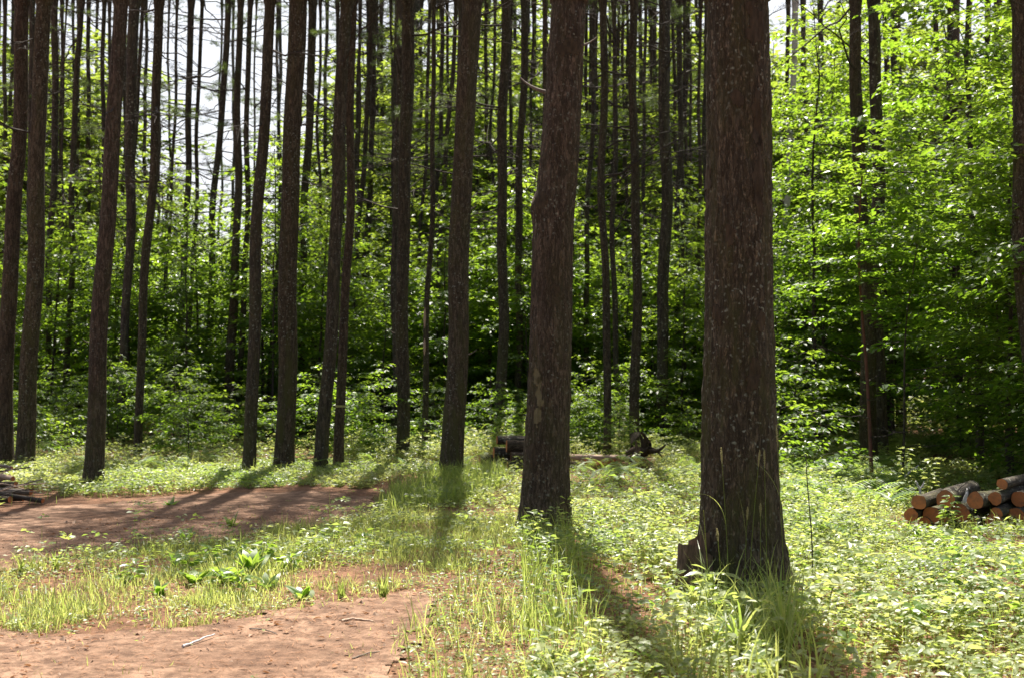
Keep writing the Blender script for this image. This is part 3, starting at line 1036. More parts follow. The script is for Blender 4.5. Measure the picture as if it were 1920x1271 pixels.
labels.update({"sl": "low leafy shrub at the dark foot of the thicket beyond the dirt path", "sc": "low leafy shrub at the dark foot of the thicket behind the log stack", "sr": "low leafy shrub in the dark undergrowth behind the orange-ended log pile"})
groups.update({"sl": "shrubs beyond the dirt path", "sc": "shrubs behind the log stack", "sr": "shrubs behind the log pile"})
for Y, step in [(25.6, 2.4), (27.6, 1.7), (29.6, 1.8), (33, 2.0)]:
    x = -Y * .43
    while x < Y * .24:
        xx, yy = x + rng.uniform(-.6, .6), Y + rng.uniform(-.6, .6)
        if clear(xx, yy, .25):
            spots.append((xx, yy, rng.uniform(.7, 1.15), int(rng.integers(0, 3)), "sl" if project(xx, yy)[0] < 830 else "sc"))
        x += step
for Y, step in [(17.2, 1.5), (18.4, 1.3), (20.2, 1.4), (22.4, 1.6)]:
    x = Y * .225
    while x < Y * .45:
        xx, yy = x + rng.uniform(-.5, .5), Y + rng.uniform(-.5, .5)
        if clear(xx, yy, .25) and not 1570 < project(xx, yy)[0] < 1700:
            spots.append((xx, yy, rng.uniform(.6, 1.1), int(rng.integers(0, 3)), "sr"))
        x += step
labels.update({"fl": "small sunlit sapling standing out in the weeds between the slim pines", "fc": "small sunlit sapling in the weeds near the fallen log and root"})
groups.update({"fl": "small saplings between the slim pines", "fc": "small saplings near the fallen log"})
for q in range(58):
    Y = rng.uniform(21.0, 25.4)
    xx = rng.uniform(-.4 * Y, .17 * Y)
    if clear(xx, Y, .45):
        spots.append((xx, Y, rng.uniform(.3, .85), int(rng.integers(0, 3)), "fl" if project(xx, Y)[0] < 860 else "fc"))
plant_set("leafy_shrub", SHRUB, spots, labels, groups, "shrub", parts=("stem", "foliage"))
spots = []
for Y, step in [(45, 2.6), (51, 3.0), (58, 3.4), (68, 3.6), (82, 4.0)]:
    x = -Y * .44
    while x < Y * .46:
        xx, yy = x + rng.uniform(-1, 1), Y + rng.uniform(-2, 2)
        px = project(xx, yy)[0]
        gap = 235 < px < 640
        lim = (395 if gap else (90 if px < 860 else -30 if px > 640 else 10)) + rng.uniform(-20, 110)
        top = at(px, lim, yy)[2]
        k = int(rng.integers(0, 3))
        hh = (9.5, 11.0, 8.2)[k]
        sc = min(top / hh, 1.9)
        if clear(xx, yy, .3):
            spots.append((xx, yy, sc, k, "bl" if px < 830 else "bc" if px < 1400 else "br"))
        x += step
plant_set("broadleaf_tree", BACK, spots, labels, groups, "tree")
# a few taller airy trees whose tops break the skyline
spots = []
for px, py, Y in [(20, -60, 44), (110, 30, 48), (190, 60, 52), (150, 250, 43), (270, 330, 46), (560, 210, 60), (690, 110, 52), (760, 170, 64), (905, 60, 47), (1000, 20, 56), (1085, 90, 48), (1180, 40, 62), (1240, 120, 50), (1310, 0, 55)]:
    p = at(px, py, Y)
    k = int(rng.integers(0, 3))
    spots.append((p[0], Y, p[2] / (9.5, 11.0, 8.2)[k], k, "bl" if px < 830 else "bc"))
for q in range(20):
    px = rng.uniform(610, 1330) if q < 15 else rng.uniform(0, 230)
    Y = rng.uniform(34, 43)
    xx = (px - CX) / F * Y
    if clear(xx, Y, .3):
        spots.append((xx, Y, rng.uniform(.75, 1.05), int(rng.integers(0, 3)), "bl" if px < 830 else "bc"))
plant_set("broadleaf_tree", BACK, spots, labels, groups, "tree")

# ------------------------------------------------------------------ ground plants
def scatter(n, x0, x1, y0, y1, fn, rng):
    x, y = rng.uniform(x0, x1, n), rng.uniform(y0, y1, n)
    px, py = project(x, y)
    k = rng.random(n) < fn(x, y, px, py)
    return x[k], y[k], px[k], py[k]


STRIP_EDGE = np.array([(-600, 960), (0, 952), (60, 945), (250, 930), (400, 920), (560, 913), (690, 917), (740, 905), (900, 885), (985, 960)])
MEDIAN = [(-600, 1135), (-600, 1045), (0, 1066), (100, 1040), (250, 1028), (300, 1012), (480, 996), (600, 975), (720, 960), (760, 920), (900, 890), (985, 900), (985, 1120), (860, 1090), (760, 1105), (640, 1142), (480, 1166), (230, 1196), (0, 1196), (-600, 1230)]
LUSH = [(700, 955), (745, 915), (850, 895), (930, 880), (960, 905), (900, 935), (800, 950), (740, 962)]
TALLG = [(690, 1400), (715, 1250), (770, 1180), (850, 1110), (950, 1090), (1120, 1190), (1170, 1400)]
T2SH = [(975, 1010), (1072, 1000), (1118, 1180), (1125, 1250), (985, 1230)]
T1G = [(1330, 1115), (1490, 1120), (1560, 1400), (1210, 1400), (1290, 1200)]


def patchy(x, y, s, o=0.0):
    return vnoise(np.stack([x * s + o, y * s, 0 * x + o], -1))


def herb_density(x, y, px, py):
    edge = np.interp(px, STRIP_EDGE[:, 0], STRIP_EDGE[:, 1])
    d = np.zeros(len(x))
    far = (px < 985) & (py < edge)
    d = np.where(far, np.clip((py - 800) / 60, .25, 1.0), d)
    rt = px >= 975
    pn = patchy(x, y, 1.1, 3.3) + .5 * patchy(x, y, 2.7, 1.1)
    d = np.where(rt, np.clip(.95 - np.clip(pn * 1.7 - .05, 0, .93), .05, 1), d)
    d = np.where(rt & inside(T2SH, px, py), .3, d)
    med = inside(MEDIAN, px, py)
    d = np.where(med & ~far, np.clip(.16 + .5 * patchy(x, y, 1.4, 8.0), .02, .5), d)
    d = np.where((px < 985) & (py > 1090) & (px > 760), .42, d)
    d = np.where(dirt_mask(x, y), .0015, d)
    d = np.where((px > 1660) & (y > 11.6) & (y < 14.2), d * .5, d)
    d = np.where((px > 880) & (px < 1230) & (y > 16.6) & (y < 21.5), d * .18, d)
    d = np.where((px < 110) & (y > 13.4) & (y < 16), d * .3, d)
    d = np.where((px > 60) & (px < 640) & (y > 19.8 + .8 * patchy(x, y, .8, 3.1)), d * .28, d)
    return d


def pale(n, rng):
    return np.clip(rng.beta(1.6, 1.6, n), 0, 1)


def whorls(m, x, y, h, k, L, W, rng, tilt=.15, nj=.28, full=True, fold=.12):
    n = len(x)
    a = rng.uniform(0, 6.28, n)[:, None] + np.arange(k)[None] * 2 * np.pi / k + rng.normal(0, .25, (n, k))
    h = h * np.clip(.95 + .8 * patchy(x, y, 1.0, 6.3), .45, 1.6)
    z = height(x, y)[:, None] + h[:, None] + rng.normal(0, .012, (n, k))
    el = rng.normal(tilt, .22, (n, k))
    D = np.stack([np.cos(a) * np.cos(el), np.sin(a) * np.cos(el), np.sin(el)], -1).reshape(-1, 3)
    r0 = .012
    P = np.stack([x[:, None] + np.cos(a) * r0, y[:, None] + np.sin(a) * r0, z], -1).reshape(-1, 3)
    Nn = np.stack([rng.normal(0, nj, n * k), rng.normal(0, nj, n * k), np.ones(n * k)], -1)
    LL = (L[:, None] * rng.uniform(.7, 1.2, (n, k))).ravel()
    WW = (W[:, None] * rng.uniform(.8, 1.2, (n, k))).ravel()
    V, T, c = leaf_batch(P, D, Nn, LL, WW, fold, .18, full=full)
    pt = .5 * patchy(x, y, 1.3, 9.1)[:, None] + .4 * patchy(x, y, .5, 2.9)[:, None]
    r = np.repeat(np.clip(.5 * rng.random((n, 1)) + .5 * rng.random((n, k)) + pt, 0, 1).ravel(), c)
    m.add(V, T, rnd=r)


def stalks(m, x, y, h, rng, w=.0025, mat=1):
    n = len(x)
    z = height(x, y)
    V, Q, c = blade_batch(np.stack([x, y, z - .01], -1), rng.uniform(0, 6.28, n), h + .012, np.zeros(n), rng.normal(0, .05, n), np.full(n, w * 2), 3, rng=rng)
    m.add(V, Q, mat=mat, rnd=.4)


rng = np.random.default_rng(31)
hm = MB()
# carpet close by: leaves two to six centimetres long
x, y, px, py = scatter(10620, -3.6, 5.2, 5.4, 9.2, herb_density, rng)
h = (rng.gamma(1.9, .042, len(x)) + .02) * np.where(px < 980, .3, 1)
whorls(hm, x, y, h, 5, np.clip(.026 + .12 * h + rng.normal(0, .008, len(x)), .015, .075), np.clip(.017 + .07 * h, .01, .045), rng, nj=.38)
stalks(hm, x, y, h, rng)
x, y, px, py = scatter(12980, -3.6, 5.2, 5.4, 9.2, herb_density, rng)
h = rng.uniform(.01, .06, len(x))
whorls(hm, x, y, h, 3, rng.uniform(.014, .034, len(x)), rng.uniform(.010, .022, len(x)), rng, nj=.4)
# carpet further out
x, y, px, py = scatter(39000, -4.5, 7.5, 9.2, 15, herb_density, rng)
h = (rng.gamma(1.9, .042, len(x)) + .015) * np.where((px > 1600) & (y > 9.6), np.where(y > 10.8, .55, .42), 1)
whorls(hm, x, y, h, 5, np.clip(.030 + .1 * h, .02, .07), np.clip(.020 + .06 * h, .014, .045), rng, full=False, nj=.4)
stalks(hm, x, y, h, rng)
x, y, px, py = scatter(50000, -10, 10.5, 15, 27, herb_density, rng)
h = rng.gamma(2.4, np.where(y > 20, .045, .022), len(x)) + .02
whorls(hm, x, y, h, 5, np.clip(.045 + .1 * h, .035, .09), np.clip(.03 + .06 * h, .022, .06), rng, full=False, nj=.4)
stalks(hm, x, y, h, rng, .003)
hm.build("ground_cover", [HERB, GRASSM])["kind"] = "stuff"

# taller leafy undergrowth: stems with several tiers of leaves
um = MB()
def tall_density(x, y, px, py):
    d = herb_density(x, y, px, py) * np.clip(.25 + 1.2 * patchy(x, y, .8, 5.0), 0, 1)
    d = np.where((px > 1640) & (y > 9.4) & (y < 14.5), 0, d)
    return np.where((px > 985) & (px < 1310) & (py > 900), d * .3, d)
x, y, px, py = scatter(2800, -9.5, 9.5, 11, 26, tall_density, rng)
n = len(x)
hh = rng.uniform(.14, .45, n) * np.where(y > 20, 1.0, .5)
for tier in range(5):
    f = (tier + 1) / 5
    whorls(um, x + rng.normal(0, .03, n), y + rng.normal(0, .03, n), hh * f, 4, (.055 + .05 * hh) * (1.25 - .6 * f) * 1.4, (.035 + .03 * hh) * (1.2 - .5 * f), rng, full=False)
stalks(um, x, y, hh, rng, .003)
x, y, px, py = scatter(420, -3, 4.0, 6.0, 11, lambda x, y, px, py: np.where(px > 1000, tall_density(x, y, px, py) * (1.0 + (px > 1480)), 0), rng)
n = len(x)
hh = rng.uniform(.14, .36, n)
for tier in range(4):
    f = (tier + 1) / 4
    whorls(um, x + rng.normal(0, .012, n), y + rng.normal(0, .012, n), hh * f, 4, rng.uniform(.06, .1, n) * (1.3 - .6 * f), rng.uniform(.035, .055, n) * (1.2 - .4 * f), rng)
stalks(um, x, y, hh, rng, .003)
x, y, px, py = scatter(15000, -30, 30, 26.5, 62, lambda x, y, px, py: (np.abs(x) < y * .47) * 1.0, rng)
n = len(x)
hh = rng.uniform(.2, 1.1, n)
for tier in range(3):
    f = (tier + 1) / 3
    whorls(um, x + rng.normal(0, .1, n), y + rng.normal(0, .1, n), hh * f, 4, rng.uniform(.13, .22, n), rng.uniform(.08, .13, n), rng, full=False, nj=.45)
bm = MB()
for n0, m_, hlo, hhi, llo, lhi, fn in (
    (420, 2, .08, .24, .055, .10, lambda x, y, px, py: (px > 1440) * (py > 1050) * np.clip(.5 + patchy(x, y, 1.3, 2.7), 0, 1)),
    (170, 2, .06, .20, .05, .085, lambda x, y, px, py: (px > 960) * (px < 1440) * (py > 1000) * np.clip(.4 + patchy(x, y, 1.3, 2.7), 0, 1)),
    (380, 0, .06, .22, .05, .10, lambda x, y, px, py: (px > 1080) * (py > 1010) * np.clip(.4 + patchy(x, y, 1.1, 5.7), 0, 1)),
    (420, 2, .06, .18, .05, .08, lambda x, y, px, py: (px > 1500) * (py > 930) * (py <= 1050) * .6)):
    x, y, px, py = scatter(n0, -.2, 4.2, 5.6, 11.5, fn, rng)
    n = len(x)
    hh = rng.uniform(hlo, hhi, n)
    for tier in (.6, 1.0):
        a0 = len(um.v)
        whorls(um, x + rng.normal(0, .015, n), y + rng.normal(0, .015, n), hh * tier, 5, rng.uniform(llo, lhi, n), rng.uniform(llo, lhi, n) * .55, rng, nj=.4)
        um.m[-1][:] = m_
    stalks(um, x, y, hh, rng, .003)
um.build("undergrowth", [HERB, GRASSM, BROAD])["kind"] = "stuff"

# ferns under the thicket
fm = MB()
def fern_density(x, y, px, py):
    a = inside([(1460, 960), (1460, 885), (1700, 870), (1760, 900), (1690, 960)], px, py) * .9
    b = inside([(1080, 905), (1090, 880), (1320, 870), (1320, 910)], px, py) * .35
    c = inside([(100, 890), (100, 850), (560, 840), (900, 860), (900, 885), (560, 880)], px, py) * .12
    return a + b + c + ((px > 990) & (py > 900) & (patchy(x, y, .9, 4.7) > .42)) * .25
x, y, px, py = scatter(4200, -9, 9, 7.5, 21, fern_density, rng)
nf = len(x)
az = rng.uniform(0, 6.28, nf)
hl = rng.uniform(.28, .55, nf)
K = 16
s = np.linspace(.12, 1, K)
ang = .35 + 1.35 * s
ds = 1.0 / K
hx, hz = np.cumsum(np.sin(ang)) * ds, np.cumsum(np.cos(ang)) * ds
for side in (-1, 1):
    P = np.stack([x[:, None] + np.cos(az)[:, None] * hx * hl[:, None], y[:, None] + np.sin(az)[:, None] * hx * hl[:, None], height(x, y)[:, None] + hz * hl[:, None]], -1).reshape(-1, 3)
    a2 = az[:, None] + side * 1.25 + 0 * s
    D = np.stack([np.cos(a2), np.sin(a2), -.15 + 0 * a2], -1).reshape(-1, 3)
    w = (np.sin(np.pi * np.clip(s, 0, .97)) ** .7 * .3 + .02)[None] * hl[:, None]
    V, T, c = leaf_batch(P, D, np.stack([0 * P[:, 0] + rng.normal(0, .15, len(P)), rng.normal(0, .15, len(P)), np.ones(len(P))], -1), w.ravel(), np.full(w.size, .03), .05, .1, full=False)
    fm.add(V, T, rnd=np.repeat(np.repeat(rng.random(nf), K), c))
fm.build("fern_undergrowth", [FERNM])["kind"] = "stuff"

# grass
gm = MB()
def blades(n, x0, x1, y0, y1, fn, hlo, hhi, w, lean, curl, rb, rw, K=4):
    x, y, px, py = scatter(n, x0, x1, y0, y1, fn, rng)
    n = len(x)
    z = height(x, y)
    V, Q, c = blade_batch(np.stack([x, y, z - .01], -1), rng.uniform(0, 6.28, n), rng.uniform(hlo, hhi, n) * (.7 + .5 * rng.random(n)), np.abs(rng.normal(0, lean, n)), np.abs(rng.normal(curl, .5, n)), w * rng.uniform(.6, 1.3, n), K, rng=rng)
    gm.add(V, Q, rnd=np.repeat(np.clip(rb + rw * rng.normal(0, 1, n), 0, 1), c))


nd = lambda x, y: ~dirt_mask(x, y)
tuft = lambda x, y, s=2.2, o=2.0: np.clip(.35 + 1.1 * patchy(x, y, s, o), 0, 1)
blades(120000, -4.6, .4, 6.4, 13.5, lambda x, y, px, py: inside(MEDIAN, px, py) * nd(x, y) * np.clip(tuft(x, y) * 1.15 + .08, 0, 1) * np.where(px < 560, 1.0, .8), .05, .15, .0055, .55, 1.1, .7, .25)
blades(9000, -4.6, .4, 7.2, 12, lambda x, y, px, py: inside(MEDIAN, px, py) * nd(x, y) * np.clip(patchy(x, y, 2.2, 2.0) * 2 - .2, 0, 1), .12, .24, .006, .3, .9, .55, .22)
blades(14000, -1.9, .2, 12.5, 19, lambda x, y, px, py: inside(LUSH, px, py) * 1.0, .12, .30, .009, .35, .9, .3, .2)
blades(5200, -1.4, 1.0, 5.2, 9.2, lambda x, y, px, py: inside(TALLG, px, py) * np.clip(.3 + patchy(x, y, 3, 6), .05, 1), .10, .30, .006, .3, 1.0, .62, .25, 5)
blades(4600, -.2, .7, 6.2, 11.6, lambda x, y, px, py: inside(T2SH, px, py) * np.clip(.55 + patchy(x, y, 2.5, 3.3), .05, 1), .13, .40, .007, .2, .8, .32, .2, 5)
blades(900, .7, 2.0, 5.2, 8.4, lambda x, y, px, py: inside(T1G, px, py) * .75, .25, .5, .010, .16, 1.2, .62, .2, 6)
blades(16000, 0, 5.5, 5.6, 12, lambda x, y, px, py: (px > 985) * np.clip(.25 + .6 * patchy(x, y, 1.5, 4.4), .02, 1), .06, .22, .005, .35, .9, .5, .25)
blades(16000, -9, 9, 11, 21, lambda x, y, px, py: herb_density(x, y, px, py) * .5, .1, .26, .007, .35, .8, .55, .25)
def rim(x, y):
    e = .3
    near_edge = ~(dirt_mask(x + e, y) & dirt_mask(x - e, y) & dirt_mask(x, y + e) & dirt_mask(x, y - e))
    return dirt_mask(x, y) & near_edge
blades(14000, -4.6, .6, 5.6, 15, lambda x, y, px, py: rim(x, y) * np.clip(.35 + 1.2 * patchy(x, y, 3.0, 7.0), 0, 1), .02, .10, .005, .6, 1.0, .7, .2)
blades(7000, -4.6, .6, 5.6, 15, lambda x, y, px, py: dirt_mask(x, y) * (patchy(x, y, 2.4, 1.0) > .32), .02, .08, .005, .6, 1.0, .75, .2)
gm.build("grass", [GRASSM])["kind"] = "stuff"

# fallen leaves and needle flakes
lm = MB()
x, y, px, py = scatter(12000, -4.5, 5, 5.4, 13, lambda x, y, px, py: np.where(dirt_mask(x, y), np.clip(.25 + .9 * patchy(x, y, 1.2, 2.2), .05, .8), .5), rng)
n = len(x)
a = rng.uniform(0, 6.28, n)
V, T, c = leaf_batch(np.stack([x, y, height(x, y) + .022], -1), np.stack([np.cos(a), np.sin(a), rng.normal(0, .15, n)], -1), np.stack([rng.normal(0, .3, n), rng.normal(0, .3, n), np.ones(n)], -1), rng.uniform(.015, .055, n), rng.uniform(.008, .03, n), .2, .1)
lm.add(V, T, rnd=np.repeat(rng.random(n), c))
x, y, px, py = scatter(26000, -4.5, 5, 5.4, 14, lambda x, y, px, py: np.where(dirt_mask(x, y), .8, .5), rng)
n = len(x)
a = rng.uniform(0, 6.28, n)
V, T, c = leaf_batch(np.stack([x, y, height(x, y) + .02], -1), np.stack([np.cos(a), np.sin(a), rng.normal(0, .08, n)], -1), np.stack([rng.normal(0, .2, n), rng.normal(0, .2, n), np.ones(n)], -1), rng.uniform(.05, .11, n), np.full(n, .0042), .2, full=False)
lm.add(V, T, rnd=np.repeat(rng.random(n), c))
x, y, px, py = scatter(7000, -4.5, 1, 5.4, 14, lambda x, y, px, py: dirt_mask(x, y) * np.clip(.3 + patchy(x, y, 1.6, 6.6), .05, 1), rng)
for q in range(0, len(x)):
    r = rng.gamma(1.6, .0045) + .003
    a = rng.uniform(0, 6.28, 5) ; a.sort()
    z0 = height(x[q], y[q]) + .014
    ring = np.stack([x[q] + np.cos(a) * r * rng.uniform(.7, 1.3, 5), y[q] + np.sin(a) * r * rng.uniform(.7, 1.3, 5), np.full(5, z0)], -1)
    top = np.array([[x[q], y[q], z0 + r * rng.uniform(.5, 1.0)]])
    k5 = np.arange(5)
    lm.add(np.concatenate([top, ring]), np.stack([0 * k5, 1 + k5, 1 + (k5 + 1) % 5], -1), mat=1, rnd=rng.random())
lm.build("leaf_litter", [LITTERM, CRUMB])["kind"] = "stuff"


# ------------------------------------------------------------------ logs
def log(name, end, yaw, pitch, L, r, label, group=None, bark=BARK, seed=0, ends=True, roll=0.0, taper=.9):
    """a round log from the point `end` along yaw (0 = away from the camera, + = to the right)"""
    root = thing(name, tuple(end), label, "log", group)
    d = np.array([math.sin(yaw) * math.cos(pitch), math.cos(yaw) * math.cos(pitch), math.sin(pitch)])
    root.rotation_euler = (0, 0, 0)
    from mathutils import Vector
    root.rotation_mode = 'QUATERNION'
    root.rotation_quaternion = Vector(d).to_track_quat('Z', 'Y')
    n = 12
    s = np.linspace(0, 1, n)
    rng2 = np.random.default_rng(seed)
    P = np.stack([.012 * np.sin(s * 3 + seed), .012 * np.cos(s * 2 + seed) - .012 * math.cos(seed), s * L], -1)
    P[:, :2] -= P[0, :2]

    def fn(th, i):
        c = np.stack([np.cos(th) * 1.5 + seed, np.sin(th) * 1.5, i * .35], -1)
        return 1 + .13 * vnoise(c) + .04 * vnoise(c * 4)
    rad = r * (1 - (1 - taper) * s)
    V, Q = tube(P, rad, 22, fn=fn)
    MB().add(V, Q, smooth=True).build("bark", [bark], root)
    for e in ((0, -1) if ends else ()):
        ring = V.reshape(n, 22, 3)[e]
        c = ring.mean(0)
        ring = c + (ring - c) * .985
        ring[:, 2] += -.003 if e == 0 else .003
        Vc = np.concatenate([c[None] + np.array([[0, 0, -.004 if e == 0 else .004]]), ring])
        k = np.arange(22)
        T = np.stack([0 * k, 1 + (k + 1) % 22, 1 + k], -1)
        MB().add(Vc, T).build("cut_end", [CUT], root)
    return root


LOGS = [  # photo x, y of the sawn face, diameter px, label
    (1723, 941, 27, "small reddish log at the log pile's outer corner, under the forked twig"),
    (1708, 964, 25, "lowest outermost log of the pile, half sunk in sunny leaves"),
    (1746, 965, 33, "reddish broad log end in the second course, next to the outermost one"),
    (1772, 934, 34, "log with green leaves dangling across its sawn end"),
    (1800, 960, 34, "round orange log end in the very middle of the pile, below the pale stub"),
    (1829, 937, 31, "palest clean round log end, in the upper course beside the pale stub"),
    (1866, 934, 25, "narrow oval pale log end under the topmost log"),
    (1879, 907, 20, "topmost small log of the pile, its end bright orange"),
    (1868, 962, 23, "shadowed log below the narrow oval one, only a brown rim showing"),
    (1817, 989, 27, "bottom log of the pile resting on the ground below the palest one"),
    (1864, 991, 32, "dark reddish bottom log in the pile's deepest shade"),
    (1772, 990, 26, "bottom log almost buried behind leaves beneath the dangling-leaf log"),
    (1734, 986, 24, "ground-level log end peeping through leaves at the outer side of the pile"),
    (1905, 968, 32, "dark log at the cropped side of the pile, in the second course"),
    (1912, 936, 30, "dark log at the cropped side of the pile, in the upper course"),
    (1908, 994, 30, "dark log at the cropped side of the pile, on the ground"),
]
for i, (px, py, d, lab) in enumerate(LOGS):
    Y = 11.9 + .02 * ((i * 7) % 5) + (.12 if px > 1890 else 0)
    p = at(px, py, Y)
    p[2] = max(p[2], d * Y / F / 2 - .01)
    log("log", p, math.radians(34 + (i * 37 % 9) - 4), math.radians(((i * 13) % 5) - 2), 1.0 + .2 * (i % 3), d * Y / F / 2, lab, "logs in the orange-ended pile", BARK_FAR, 500 + i)

# the stack beyond the stout pine: logs lie across, their ends toward the path
YS = 18.9
for i, (px, py, rpx, dY, yaw, L, lab) in enumerate([
    (932, 825, 8.5, .25, 82, 1.05, "topmost thin sunlit log of the stack behind the stout leaning pine"),
    (950, 836, 12.0, -.05, 84, .92, "thick upper log of the stack, its round end facing the path, just below the topmost"),
    (926, 848, 10.5, .3, 80, 1.05, "dark middle log at the back of the stack behind the stout leaning pine"),
    (958, 858, 11.0, -.15, 86, .85, "middle front log of the stack, its lit top just above the bright weeds"),
    (900, 863, 11.0, .45, 78, 1.25, "long dark log jutting out furthest from the stack toward the path"),
    (926, 873, 9.5, .1, 83, 1.1, "lowest dark log of the stack, on the ground behind the weeds"),
    (952, 875, 9.5, -.2, 84, .9, "lowest front log of the stack, almost hidden by sunny weeds"),
]):
    p = at(px, py, YS + dY)
    p[2] = max(p[2], rpx * YS / F - .01)
    log("log", p, math.radians(yaw), 0, L, rpx * YS / F, lab, "logs stacked behind the leaning pine", BARK_RED if i % 2 else BARK_FAR, 540 + i)
p = at(1055, 857, 20.0)
log("fallen_log", p, math.radians(88), math.radians(.3), 1.1, .055, "long thin fallen log lying level between the log stack and the upturned root", None, PALEWOOD, 560)
p = at(1062, 869, 19.2)
log("log", p, math.radians(60), math.radians(-3), .4, .05, "short pink-ended log lying on the ground beside the stout pine's foot", None, BARK_RED, 561)

# upturned root beyond
p = on_ground(1203, 878)
root = thing("root_stump", (p[0], p[1], 0), "upturned dark brown root plate standing at the end of the fallen log", "stump")
root.scale = (1.35, 1.35, 1.5)
m = MB()
rng = np.random.default_rng(9)
s = np.linspace(0, 1, 9)
m.add(*tube(np.stack([0 * s, .5 * s, .22 + .05 * s], -1), .11 * (1 - .25 * s), 14, fn=lambda th, i: 1 + .12 * vnoise(np.stack([np.cos(th) * 2, np.sin(th) * 2, i * .6], -1))), smooth=True)
m.build("stump", [KNOT], root)
for k in range(15):
    a = rng.uniform(-.3, 3.6)
    L = rng.uniform(.06, .24)
    t = np.linspace(0, 1, 7)
    bend = rng.uniform(-.9, .9)
    P = np.stack([np.cos(a + bend * t) * t * L * 1.2, -.03 - .12 * t * rng.uniform(.2, 1.2), .16 + np.sin(a + bend * t) * t * L + .02 * np.sin(t * 5 + k)], -1)
    MB().add(*tube(P, rng.uniform(.018, .05) * (1 - .75 * t), 8), smooth=True).build("root", [KNOT if k % 3 else ROT], root)

# brush pile at the other side
for i, (px0, py0, px1, py1, Y, r, bk, lab) in enumerate([
    (-70, 914, 58, 922, 14.6, .034, DEADWOOD, "thick grey log lying flat on the brush pile beside the path"),
    (-60, 918, 80, 941, 14.3, .026, TWIG, "dark crooked branch sloping down to the path from the brush pile"),
    (-60, 940, 19, 936, 14.2, .036, BARK_RED, "red-brown log at the foot of the brush pile"),
    (-40, 868, 22, 876, 15.2, .018, DEADWOOD, "pale bare stick poking from the top of the brush pile"),
    (-20, 884, 24, 897, 15.0, .03, PALEWOOD, "split sunlit tan log piece high on the brush pile"),
    (-30, 902, 17, 893, 15.1, .028, PALEWOOD, "tan split log leaning the other way on the brush pile"),
    (-60, 930, 44, 934, 14.5, .03, BARK_FAR, "dark log wedged low in the brush pile between branches"),
    (-60, 906, 30, 908, 14.9, .036, BARK, "brown log buried in the middle of the brush pile"),
]):
    a, b = at(px0, py0, Y + .3), at(px1, py1, Y)
    a[2], b[2] = max(a[2], r), max(b[2], r)
    d = a - b
    L = float(np.linalg.norm(d))
    log("log", b, math.atan2(d[0], d[1]), math.asin(d[2] / L), L, r, lab, "wood in the brush pile", bk, 580 + i)


# ------------------------------------------------------------------ stump at the big pine, sticks
p = on_ground(1304, 1120)
root = thing("tree_stump", (p[0], p[1] , -.02), "small rotten stepped stump leaning against the thickest pine trunk", "stump")
for k, (cx_, cy_, r, z1, nm) in enumerate([(-.02, -.02, .100, .33, "lower_block"), (.014, .05, .078, .415, "upper_block")]):
    zs = np.concatenate([np.linspace(0, z1, 16)])
    P = np.stack([cx_ + .02 * zs / .3, cy_ + 0 * zs, zs], -1)
    def fn(th, i, k=k):
        c = np.stack([np.cos(th) * 2.2 + k * 5, np.sin(th) * 2.2, i * .12], -1)
        q = np.stack([np.cos(th) * 9 + k, np.sin(th) * 9, i * .1], -1)
        sq = 1 / np.maximum(np.abs(np.cos(th)), np.abs(np.sin(th))) ** .14
        return sq * (1 + .2 * vnoise(c) + .09 * vnoise(q)) * (1 + .25 * np.exp(-i / 4.0))
    V, Q = tube(P, r, 40, fn=fn)
    V = V.reshape(16, 40, 3)
    V[-1, :, 2] += .016 * vnoise(V[-1] * 22)
    V[-2, :, 2] += .006 * vnoise(V[-2] * 22)
    tilt = (V[-1, :, 0] - V[-1, :, 0].mean()) * (.5 if k else -.35) - (V[-1, :, 1] - V[-1, :, 1].mean()) * .3
    V[-1, :, 2] += tilt
    V[-2, :, 2] += tilt * .8
    c = V[-1].mean(0)
    Vc = np.concatenate([c[None], c + (V[-1] - c) * .98])
    kk = np.arange(40)
    MB().add(V, Q, smooth=True).add(Vc, np.stack([0 * kk, 1 + kk, 1 + (kk + 1) % 40], -1)).build(nm, [ROT], root)


def stick(name, pts, r, mat, label, cat="stick", group=None, forks=()):
    pts = np.asarray(pts, float)
    root = thing(name, tuple(pts[0]), label, cat, group)
    m = MB()
    t = np.linspace(0, 1, 10)
    q = np.linspace(0, 1, len(pts))
    P = np.stack([np.interp(t, q, pts[:, k]) for k in range(3)], -1) - pts[0]
    P += .25 * r * np.random.default_rng(len(label)).normal(0, 1, P.shape)
    m.add(*tube(P, r * (1 - .45 * t), 8), smooth=True)
    for c in (0, -1):
        ring = m.v[0].reshape(10, 8, 3)[c]
        kk = np.arange(8)
        m.add(np.concatenate([ring.mean(0)[None], ring]), np.stack([0 * kk, 1 + kk, 1 + (kk + 1) % 8], -1))
    m.build("branch", [mat], root)
    for f in forks:
        f = np.asarray(f, float) - pts[0]
        t5 = np.linspace(0, 1, 5)
        q = np.linspace(0, 1, len(f))
        Pf = np.stack([np.interp(t5, q, f[:, k]) for k in range(3)], -1)
        MB().add(*tube(Pf, r * .7 * (1 - .6 * t5), 7), smooth=True).build("fork", [mat], root)
    return root


def gpt(px, py, dz=.0):
    p = on_ground(px, py)
    p[2] = gz(p[0], p[1]) + .018 + dz
    return p


